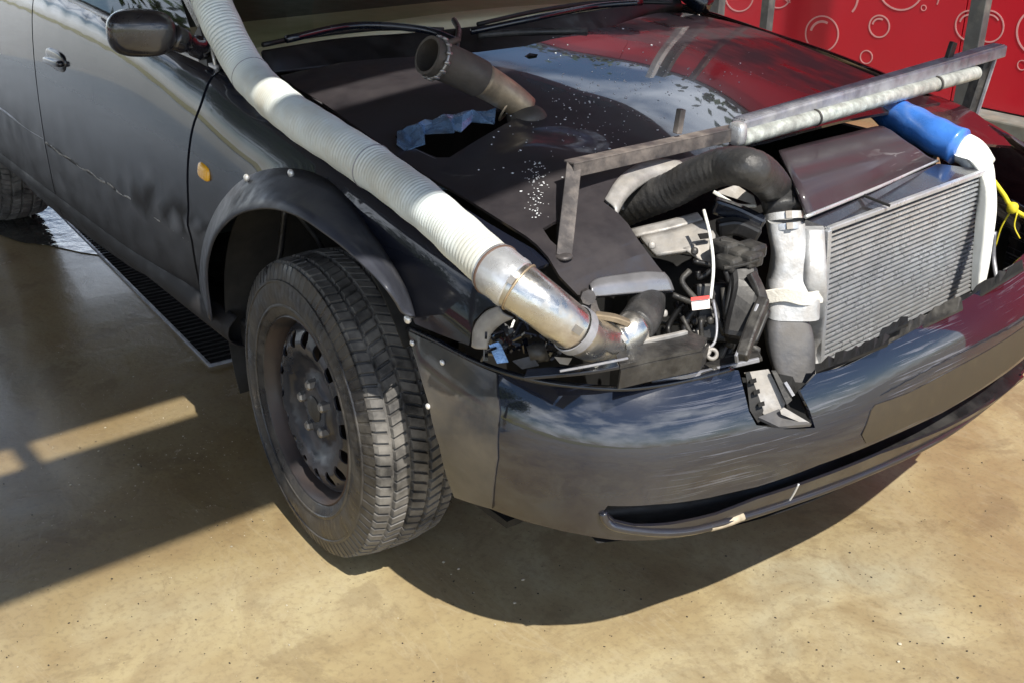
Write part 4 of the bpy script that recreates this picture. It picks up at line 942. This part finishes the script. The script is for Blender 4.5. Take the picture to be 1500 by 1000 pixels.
for i in range(nf):
    b0 = .045 + (i) / nf * .93; b1 = b0 + .93 / nf * .44; b1 = min(b1, .995)
    mb = MB(); f0, f1, f2, f3 = bil(.012, b0), bil(.975, b0), bil(.975, b1), bil(.012, b1)
    mb.add([f0, f1, f2, f3] + [q + nrm * -.02 for q in (f0, f1, f2, f3)], [(0, 3, 2, 1), (4, 5, 6, 7), (0, 1, 5, 4), (1, 2, 6, 5), (2, 3, 7, 6), (3, 0, 4, 7)]); mb.build('fin_tube', M['alu'], rad, smooth=False)
mb = MB()
for i in range(nf):
    b1 = .045 + i / nf * .93 + .93 / nf * .48; b2 = .045 + (i + 1) / nf * .93
    for k in range(64):
        a0 = .014 + k * .015; p0, p1, p2, p3 = bil(a0, b1, -.008), bil(a0 + .004, b1, -.008), bil(a0 + .012, b2, -.008), bil(a0 + .008, b2, -.008); mb.add([p0, p1, p2, p3], [(0, 3, 2, 1)])
mb.build('cooling_fins', M['black'], rad, smooth=False, kind='stuff')
mb = MB(); mb.bar(TL + [.002, 0, 0], TR + [.002, 0, 0], .012, .010); mb.build('top_rail', M['alu'], rad, smooth=False, bevel=.002)
mb = MB(); mb.bar(BL + [.002, 0, 0], BR + [.002, 0, 0], .012, .012); mb.build('bottom_rail', M['alu'], rad, smooth=False, bevel=.002)
mb = MB(); mb.bar(TR + [.003, 0, 0], BR + [.003, 0, 0], .012, .014, up=(1, 0, 0)); mb.build('side_rail', M['black'], rad, smooth=False, bevel=.002)
mb = MB(); mb.bar(TL + [.003, 0, 0], BL + [.003, 0, 0], .012, .012, up=(1, 0, 0)); mb.build('side_rail', M['alu'], rad, smooth=False, bevel=.002)
# dark top plate running back to the nose panel
tk = [TL, TR]; bk_ = [at(1180, 322, 'z', .838), at(1374, 240, 'z', .85)]
V = [TL + [0, 0, .004], TR + [0, 0, .004], bk_[1], bk_[0]]
mesh('top_plate', V, [(0, 1, 2, 3)], M['mirror'], rad, smooth=False, solid=.012)
f_ = .42
mb = MB(); mb.bar(at(1304, 302, 'z', .833), at(1268, 288, 'z', .845), .006, .004); mb.bar(at(1268, 288, 'z', .845), at(1265, 285, 'z', .848), .006, .004); mb.build('plate_joint', M['void'], rad, smooth=False)
# left end tank wrapped in foil, right end tank white
def secloft(secs, name, mat, par=rad, n=20, lab=None):
    """stack of rounded sections: (u, v, halfwidth px, depth, half-depth m)"""
    V = []; rt = CM[:, 0]; dn = -CM[:, 2]
    pts = spline([list(at(u, v, d=q)) + [hw * q / FPX, hd] for u, v, hw, q, hd in secs], 5)
    dnh = np.array([dn[0], dn[1], 0]); dnh /= np.linalg.norm(dnh); rth = np.array([rt[0], rt[1], 0]); rth /= np.linalg.norm(rth)
    for p in pts:
        for j in range(n):
            a_ = 2 * math.pi * j / n; c_, s_ = math.cos(a_), math.sin(a_); c_ = math.copysign(abs(c_) ** .5, c_); s_ = math.copysign(abs(s_) ** .5, s_)
            V.append(p[:3] + rth * c_ * p[3] + dnh * s_ * p[4])
    m_ = len(pts); F = [(i * n + j, i * n + (j + 1) % n, (i + 1) * n + (j + 1) % n, (i + 1) * n + j) for i in range(m_ - 1) for j in range(n)] + [tuple(range(n)), tuple((m_ - 1) * n + n - 1 - j for j in range(n))]
    return mesh(name, V, F, M[mat], par, auto=50, label=lab)
dR = float(np.dot(TL - C0, VD)); dB = float(np.dot(BL - C0, VD))
secloft([(1150, 322, 27, dR, .03), (1153, 345, 27, dR, .03), (1160, 372, 29, dR, .032), (1165, 400, 37, dR + .005, .035), (1162, 420, 38, dR, .035), (1160, 460, 38, dR, .035)], 'left_end_tank', 'aluw', lab='crinkled silver end tank of the radiator')
secloft([(1151, 455, 27, dR + .0, .032), (1154, 480, 34, dR, .034), (1158, 515, 34, dR, .034), (1163, 552, 28, dR, .034)], 'tank_lower_half', 'tankdark')
secloft([(1190, 330, 15, dR + .0, .028), (1192, 420, 17, dR - .008, .028), (1186, 500, 16, dB - .006, .028), (1183, 548, 15, dB - .004, .028)], 'tank_flange', 'aluw')
lane([(1117, 436), (1150, 432), (1180, 438), (1206, 434)], [dR - .03, dR - .045, dR - .04, dR - .02], .004, .026, 'tie_strap', 'strap', rad)
lane([(1116, 436), (1117, 446), (1118, 454)], [dR - .02] * 3, .010, .012, 'strap_end', 'strap', rad)
dQ = float(np.dot(TR - C0, VD))
secloft([(1412, 224, 19, dQ + .05, .04), (1430, 232, 18, dQ + .03, .038), (1442, 262, 11, dQ + .02, .034), (1445, 300, 10, dQ + .02, .032), (1441, 345, 9, dQ + .02, .03), (1436, 390, 8, dQ + .02, .026), (1431, 428, 5, dQ + .02, .02)], 'right_end_tank', 'white', lab='white painted end tank tapering downwards')
# clamps and pipes
mb = MB(); P = spline([at(1280, 142, d=2.80), at(1305, 165, d=2.68), at(1335, 181, d=2.58), at(1370, 199, d=2.50), at(1405, 215, d=dQ + .03)], 6); n_ = len(P)
mb.tube(P, [.040 + .0012 * math.sin(i * 1.1) for i in range(n_)], 24, True); mb.build('blue_hose', M['blue'], car, label='bright blue silicone hose elbow')
mb = MB(); P = spline([at(1398, 212, d=dQ + .065), at(1422, 224, d=dQ + .045), at(1436, 245, d=dQ + .03)], 6); mb.tube(P, [.034] * len(P), 20, True); mb.build('tank_elbow', M['white'], rad)
Dq = [2.18, 2.17, 2.10, 2.03, 1.99, dR + .02, dR + .01]
pp = [(900, 312), (940, 296), (985, 278), (1020, 259), (1062, 244), (1104, 249), (1134, 276), (1147, 312)]; Dq = [2.22, 2.17, 2.12, 2.07, 2.02, 1.97, dR + .03, dR + .01]
P = spline([at(*p, d=q) for p, q in zip(pp, Dq)], 14); n_ = len(P)
mb = MB(); mb.tube(P, [.0345 + .0008 * math.sin(i * 2.1) for i in range(n_)], 32, True); mb.build('intake_hose', M['hoseb'], car, label='thick black rubber hose arched over the engine bay')
def band(P0, P1, r, w, name, mat, par=car):
    P0, P1 = Vector(P0), Vector(P1); d_ = (P1 - P0).normalized(); mb = MB()
    mb.tube([P0 - d_ * w, P0 - d_ * w * .98, P0 + d_ * w * .98, P0 + d_ * w], [r - .002, r, r, r - .002], 32, False); o_ = mb.build(name, M[mat], par, auto=30)
    s_ = d_.cross(Vector(VD)).normalized(); mb = MB(); mb.bar(P0 + s_ * 0 - Vector(VD) * r - d_ * w, P0 - Vector(VD) * r + d_ * w, .012, .010, up=VD); mb.build(name + '_screw', M['bolt'], o_, smooth=False); return o_
band(at(1148, 318, d=dR + .01), at(1149, 330, d=dR + .01), .0375, .007, 'hose_clamp', 'chrome'); band(at(1150, 334, d=dR), at(1151, 345, d=dR), .033, .006, 'hose_clamp', 'alu')
# cross-over pipe end behind the black hose
band(at(905, 308, d=2.20), at(930, 300, d=2.17), .038, .008, 'hose_clamp', 'galv')

# ------------------------------------------------------------------ snorkel hose and charge pipe
hp_ = [((285, -70), 2.56), ((305, -10), 2.50), ((330, 48), 2.46), ((368, 112), 2.42), ((425, 165), 2.36), ((490, 208), 2.28), ((560, 255), 2.21), ((630, 308), 2.12), ((690, 362), 2.03), ((735, 402), 1.97)]
def clear(u, v, d0, r):
    m = d0
    for du, dv in ((0, 0), (-22, 26), (22, -26), (-11, 13), (11, -13)):
        for Sf in (hoodS, sideS):
            q = Sf.P(u + du, v + dv)
            if np.abs(proj(q) - (u + du, v + dv)).max() < 2:
                k = math.sqrt(max(0, 1 - (du * du + dv * dv) / 35. ** 2)) * r
                m = min(m, float(np.dot(q - C0, VD)) - k - .004)
    return m
hd_ = [clear(*p, q, .046) for p, q in hp_]
for i in range(len(hd_) - 2, -1, -1): hd_[i] = max(min(hd_[i], hp_[i][1]), hd_[i + 1])
P = spline([at(*p, d=q) for (p, _), q in zip(hp_, hd_)], 60); L_ = np.r_[0, np.cumsum(np.linalg.norm(np.diff(P, axis=0), axis=1))]; st_ = np.arange(0, L_[-1], .0014); P = np.array([[np.interp(s, L_, P[:, k]) for k in range(3)] for s in st_])
hr_ = np.interp(np.dot(P - C0, VD), [1.7, 2.5], [.0388, .0415])
R_ = [hr_[i_] - .0006 + .0022 * abs(math.sin(math.pi * s / .0084)) ** .8 * (.8 + .3 * math.sin(s * 9.3)) + .0006 * math.sin(s * 37) + .0005 * math.sin(s * 83 + 1) for i_, s in enumerate(st_)]
mb = MB(); mb.tube(P, R_, 36, True); mb.build('snorkel_hose', M['hosew'], car, label='long off-white corrugated hose running from the headlight to the roof')
for u, v, q in [(368, 112, 2.42), (310, 4, 2.49), (602, 286, 2.16)]:
    i = int(np.argmin(((P - at(u, v, d=q)) ** 2).sum(1))); torus(P[i], P[min(i + 3, len(P) - 1)] - P[i], .0430, .0011, 'hose_joint', 'galv')
pts_ = [((722, 392), 1.98), ((745, 410), 1.96), ((790, 443), 1.925), ((838, 480), 1.89), ((868, 498), 1.875), ((900, 500), 1.87), ((926, 483), 1.88), ((944, 458), 1.93), ((948, 430), 2.0)]
for i_, w_ in enumerate([1, 1, .85, .55, .25]): pts_[i_] = (pts_[i_][0], pts_[i_][1] + (hd_[-1] - hp_[-1][1]) * w_)
P = spline([at(*p, d=q) for p, q in pts_], 8); rr_ = np.interp(range(len(P)), [0, 4, 12, 16, 24, 32, 46, 64], [.0418, .0418, .0405, .039, .037, .035, .032, .032])
i1 = 26; i2 = 50
mb = MB(); mb.tube(P[:11], [r + .0015 for r in rr_[:11]], 36, True); mb.build('pipe_collar', M['alu'], car)
mb = MB(); mb.tube(P[8:i1], rr_[8:i1], 36, True); mb.build('steel_reducer', M['steel'], car)
mb = MB(); mb.tube(P[i1 - 1:i2], rr_[i1 - 1:i2], 36, True); mb.build('pipe_elbow', M['steel'], car)
mb = MB(); mb.tube(P[i2 - 1:], [r + .001 for r in rr_[i2 - 1:]], 36, True); mb.build('rubber_coupler', M['hoseb'], car)
band(P[9], P[10], .0435, .005, 'hose_clamp', 'alu'); band(P[i1 - 1], P[i1], .0405, .008, 'hose_clamp', 'galv'); band(P[i1 + 14], P[i1 + 15], .0375, .0035, 'hose_clamp', 'steel'); band(P[i1 + 17], P[i1 + 18], .037, .0035, 'hose_clamp', 'steel')
# rusty weld dirt ring
torus(P[2], P[3] - P[1], .0425, .0028, 'weld_bead', 'rust'); torus(P[11], P[12] - P[10], .0415, .002, 'weld_bead', 'brass')
# rusted bracket holding the elbow
lane([(862, 432), (868, 455), (880, 470)], [1.90, 1.88, 1.86], .022, .006, 'pipe_bracket', 'rustbar'); lane([(872, 462), (900, 466), (922, 474)], [1.85, 1.845, 1.85], .016, .01, 'pipe_bracket', 'brass')
mb = MB(); mb.tube([at(858, 433, d=1.89), at(862, 436, d=1.86)], .013, 8, True); mb.build('bracket_bolt', M['rustbar'], car, smooth=False)

# ------------------------------------------------------------------ exhaust stack through the bonnet
b0 = HP(772, 166) + np.array([0, 0, -.02]); dS = float(np.dot(b0 - C0, VD))
q = [((780, 168), dS + .01), ((755, 148), dS - .015), ((722, 127), dS - .045), ((690, 109), dS - .08), ((655, 93), dS - .115), ((626, 81), dS - .15)]
P = spline([at(*p, d=k) for p, k in q], 5); n_ = len(P)
k1 = 14
mb = MB(); mb.tube(P[2:k1], np.interp(range(2, k1), [0, 8, 14], [.026, .033, .036]), 28, True); st = mb.build('exhaust_stack', M['brass'], car, label='short discoloured steel exhaust stack poking out of the bonnet')
V, F = tubegeo(list(P[k1 - 1:]) + [P[-1] + (P[-1] - P[-2]) * .01], [.0385] * (n_ - k1 + 1) + [.0385], 28)
Vi, Fi = tubegeo(list(P[k1 - 1:]) + [P[-1] + (P[-1] - P[-2]) * .01], [.0325] * (n_ - k1 + 2), 28)
mb = MB(); mb.add(V, F); mb.add(Vi, [f[::-1] for f in Fi]); m_ = n_ - k1 + 2
o_ = len(V); mb.F += [((m_ - 1) * 28 + j, (m_ - 1) * 28 + (j + 1) % 28, o_ + (m_ - 1) * 28 + (j + 1) % 28, o_ + (m_ - 1) * 28 + j) for j in range(28)]
o2 = mb.build('stack_mouth', M['soot'], st, auto=50)
mb = MB(); mb.tube([P[k1 + 1], P[k1 + 1] + (P[k1 + 2] - P[k1 + 1]) * .05], .032, 28, True); mb.build('stack_plug', M['void'], st)  # black disc closing the stack mouth
torus(P[-3], P[-2] - P[-4], .0400, .0035, 'v_clamp', 'bolt', st); torus(P[-4] + (P[-3] - P[-4]) * .5, P[-2] - P[-4], .0400, .0028, 'v_clamp', 'soot', st)
for a_ in range(14):
    th = 2 * math.pi * a_ / 14; d_ = Vector(P[-2] - P[-4]).normalized(); e_ = d_.orthogonal().normalized(); e_ = e_ * math.cos(th) + d_.cross(e_) * math.sin(th)
    V, F = sellip(Vector(P[-3]) + e_ * .0425, (d_, e_, d_.cross(e_)), (.008, .003, .004), .7, 8, 6); mesh('clamp_tab', V, F, M['bolt'], st)
mb = MB(); mb.tube([at(650, 66, d=dS - .15), at(660, 62, d=dS - .14), at(672, 58, d=dS - .12)], .006, 8, True); mb.build('clamp_screw', M['soot'], st)
V, F = sellip(b0 + np.array([-.0, .0, .010]), ((1, 0, 0), (0, 1, 0), (0, 0, 1)), (.045, .038, .028), .9, 24, 14); mesh('stack_flange', V, F, M['soot'], st)
torus(at(745, 156, d=dS - .01), at(720, 130, d=dS) - at(760, 158, d=dS), .034, .0025, 'stack_ring', 'brass', st)

# ------------------------------------------------------------------ front frame with light bar
fr = bpy.data.objects.new('light_frame', None); COL.objects.link(fr); fr.parent = car; fr.location = (.5, 0, .9); fr['label'] = 'welded angle-iron frame across the bonnet carrying a light bar'
T0 = np.array(at(841, 240, 'x', .50)); F0 = HP(826, 376); T1 = np.array(at(1453, 82, 'x', .45)); F1 = np.array(at(1421, 180, 'x', .45))
def angle(p, q, w, t_, up, mat, name, side_=1):
    p, q = Vector(p), Vector(q); d_ = (q - p).normalized(); r = d_.cross(Vector(up)).normalized(); k = r.cross(d_); mb = MB()
    mb.bar(p, q, w, t_, up=up); o = r * (w / 2 - t_ / 2) * side_; mb.bar(p + o - k * (w / 2 + t_ / 2 - t_), q + o - k * (w / 2 + t_ / 2 - t_), t_, w - t_ * .5, up=up); return mb.build(name, M[mat], fr, smooth=False, bevel=.001)
angle(F0, T0 + [0, 0, 0], .028, .004, (1, -.6, .1), 'rustbar', 'upright', 1)
angle(T0 + [0, -.012, .004], np.array(at(1085, 184, 'x', .48)), .028, .004, (0, 0, 1), 'rustbar', 'top_rail', 1)
MB().bar(at(1080, 187, 'x', .478), at(1466, 74, 'x', .45), .034, .03).build('top_rail', M['galv'], fr, smooth=False, bevel=.004)
for k in range(5):
    o_ = np.array([-.013 + k * .0065, 0, .0165]); MB().bar(np.array(at(1082, 187, 'x', .478)) + o_, np.array(at(1462, 75, 'x', .45)) + o_, .003, .004).build('heat_sink_fin', M['galv'], fr, smooth=False)
A1, B1 = np.array(at(1086, 203, 'x', .50)), np.array(at(1430, 107, 'x', .475))
for k, (f0, f1) in enumerate([(0, .27), (.275, .80), (.805, 1.0)]):
    mb = MB(); a_, b_2 = A1 + (B1 - A1) * f0, A1 + (B1 - A1) * f1; mb.tube([a_, a_ + (b_2 - a_) * .01, b_2 - (b_2 - a_) * .01, b_2], [.013, .0165, .0165, .013], 20, True); mb.build('light_bar_lens', M['cream'], fr, auto=40)
for f0 in (.2725, .8025):
    a_ = A1 + (B1 - A1) * f0; torus(a_, B1 - A1, .016, .003, 'lens_joint', 'darkmetal', fr)
V, F = sellip(at(1080, 196, 'x', .5), (B1 - A1, (1, 0, 0), (0, 0, 1)), (.014, .02, .024), .6, 16, 10); mesh('light_end_cap', V, F, M['alu'], fr)
angle(F1 + [0, 0, .0], T1, .034, .004, (1, -.4, 0), 'darkmetal', 'upright', -1)
MB().bar(F1 + [.012, .0, 0], T1 + [.012, .0, 0], .006, .006, up=(1, 0, 0)).build('upright_edge', M['galv'], fr, smooth=False)
MB().bar(at(992, 196, 'x', .48), at(998, 160, 'x', .48), .014, .014, up=(1, 0, 0)).build('lug', M['rustbar'], fr, smooth=False, bevel=.002)
MB().bar(at(1386, 96, 'x', .45), at(1397, 62, 'x', .45), .022, .012, up=(1, 0, 0)).build('lug', M['darkmetal'], fr, smooth=False, bevel=.002)
V, F = sellip(F0, ((1, 0, 0), (0, 1, 0), (0, 0, 1)), (.015, .015, .005), .8, 12, 8); mesh('weld_foot', V, F, M['rustbar'], fr)
V, F = sellip(F1 - [0, 0, .008], ((1, 0, 0), (0, 1, 0), (0, 0, 1)), (.025, .02, .010), .8, 12, 8); mesh('weld_foot', V, F, M['rustbar'], fr)

# far wing and far side
def far(x, t):
    p = side(x, t); return (p[0], -p[1], p[2])
V, F = sheet(far, [(-.5, 0), (.1, 0), (.60, 0), (.68, .12), (.72, .3), (.70, .52), (.44, .62), (.36, .40), (.2, .30), (0, .26), (-.2, .30), (-.36, .42), (-.44, .9), (-.5, .98)], [], .04); mesh('front_wing', V, F, M['fender2'], car, solid=.006, label='far front wing with a pale worn edge')
V, F = sheet(far, [(-2.1, 0), (-.51, 0), (-.51, .98), (-2.1, .98)], [], .1); mesh('far_side_panel', V, F, M['side'], car, solid=.006)
mb = MB(); mb.tube(spline([at(*p, 'y', .80) for p in [(1376, 148), (1400, 160), (1418, 174), (1440, 186), (1457, 202), (1466, 216)]], 5), .0035, 8, True); mb.build('wing_edge', M['strap'], car)
V, F = sheet(lambda x, y: (x, y, zh(min(x, .58), y) - .004 - max(0, x - .5) * .25), [(.40, .52), (.40, .745), (.58, .735), (.66, .66), (.64, .56)], [], .03); mesh('wing_top', V, F, M['fender2'], car, solid=.006)
# yellow strap
mb = MB(); P = spline([at(1453, 262, 'y', .62), at(1470, 285, 'y', .64), at(1484, 306, 'y', .66), at(1515, 325, 'y', .70)], 6)
mb.sweep(P, .004, .011)
mb.build('yellow_strap', M['yellow'], car)
V, F = sellip(at(1483, 305, 'y', .655), ((1, 0, 0), (0, 1, 0), (0, 0, 1)), (.013, .013, .014), .8, 12, 8); mesh('strap_knot', V, F, M['yellow'], car)
mb = MB(); mb.tube(spline([at(1480, 310, 'y', .655), at(1466, 335, 'y', .65), at(1458, 362, 'y', .65)], 5), .0022, 6, True); mb.tube(spline([at(1490, 312, 'y', .655), at(1486, 332, 'y', .65), at(1494, 350, 'y', .65)], 5), .002, 6, True); mb.build('strap_tail', M['yellow'], car)
mb = MB(); mb.tube(spline([at(1456, 340, 'y', .60), at(1455, 375, 'y', .60), at(1460, 410, 'y', .58)], 5), .006, 8, True); mb.build('grey_hose', M['galv'], car)
jj = [(1472, 395), (1490, 385), (1488, 410), (1474, 416)]; quadpx(jj, [2.5] * 4, 'headlamp_remnant', 'greyplast', car, .02)
MB().box((.60, .50, .36), (.63, .80, .58)).build('far_inner_wing', M['void'], car, smooth=False)

# ------------------------------------------------------------------ splashes and grit
def drops(name, pts, mat, parent=None, kind='stuff'):
    mb = MB()
    for p, r in pts:
        V, F = sellip(p, ((1, 0, 0), (0, 1, 0), (0, 0, 1)), (r * rng.uniform(.7, 1.5), r * rng.uniform(.7, 1.5), r * .5), 1, 6, 4); mb.add(V, F)
    o = mb.build(name, M[mat], parent); o['kind'] = kind; return o
L = []
for i in range(420):
    k = rng.random()
    if k < .25: u, v = rng.normal(788, 9), rng.uniform(235, 320)
    elif k < .65: u, v = rng.normal(860, 65), rng.normal(150, 45)
    elif k < .85: u, v = rng.normal(1010, 50), rng.normal(110, 30)
    else: u, v = rng.uniform(700, 1080), rng.uniform(120, 260)
    if 575 < u < 800 and 60 < v < 235 and v < 150 + (u - 600) * .1: continue
    a_, b_2 = hoodS.inv(u, v)
    if not (-.4 < a_ < .6 and -.7 < b_2 < .6): continue
    L.append((np.array((a_, b_2, zh(a_, b_2) + .0005)), rng.choice([.0010, .0016, .0025], p=[.6, .3, .1])))
drops('water_drops', L, 'drop', hood)
L = []; L2 = []
for i in range(520):
    if rng.random() < .7: u, v = rng.normal(270, 90), rng.normal(620, 90)
    else: u, v = rng.uniform(0, 750), rng.uniform(560, 1000)
    p = at(u, v, 'z', .002)
    if v > 330: L.append((p, rng.choice([.0008, .0014, .0024], p=[.75, .22, .03])))
for u, v in [(650, 822), (672, 832), (766, 848), (754, 882), (1318, 942), (1316, 968), (545, 795)]: L.append((at(u, v, 'z', .002), .0038))
drops('foam_specks', L, 'specks')
for i in range(420):
    u, v = rng.uniform(0, 1500), rng.uniform(640, 1000); L2.append((at(u, v, 'z', .001), rng.choice([.0012, .0022], p=[.75, .25])))
drops('grit', L2, 'grit')
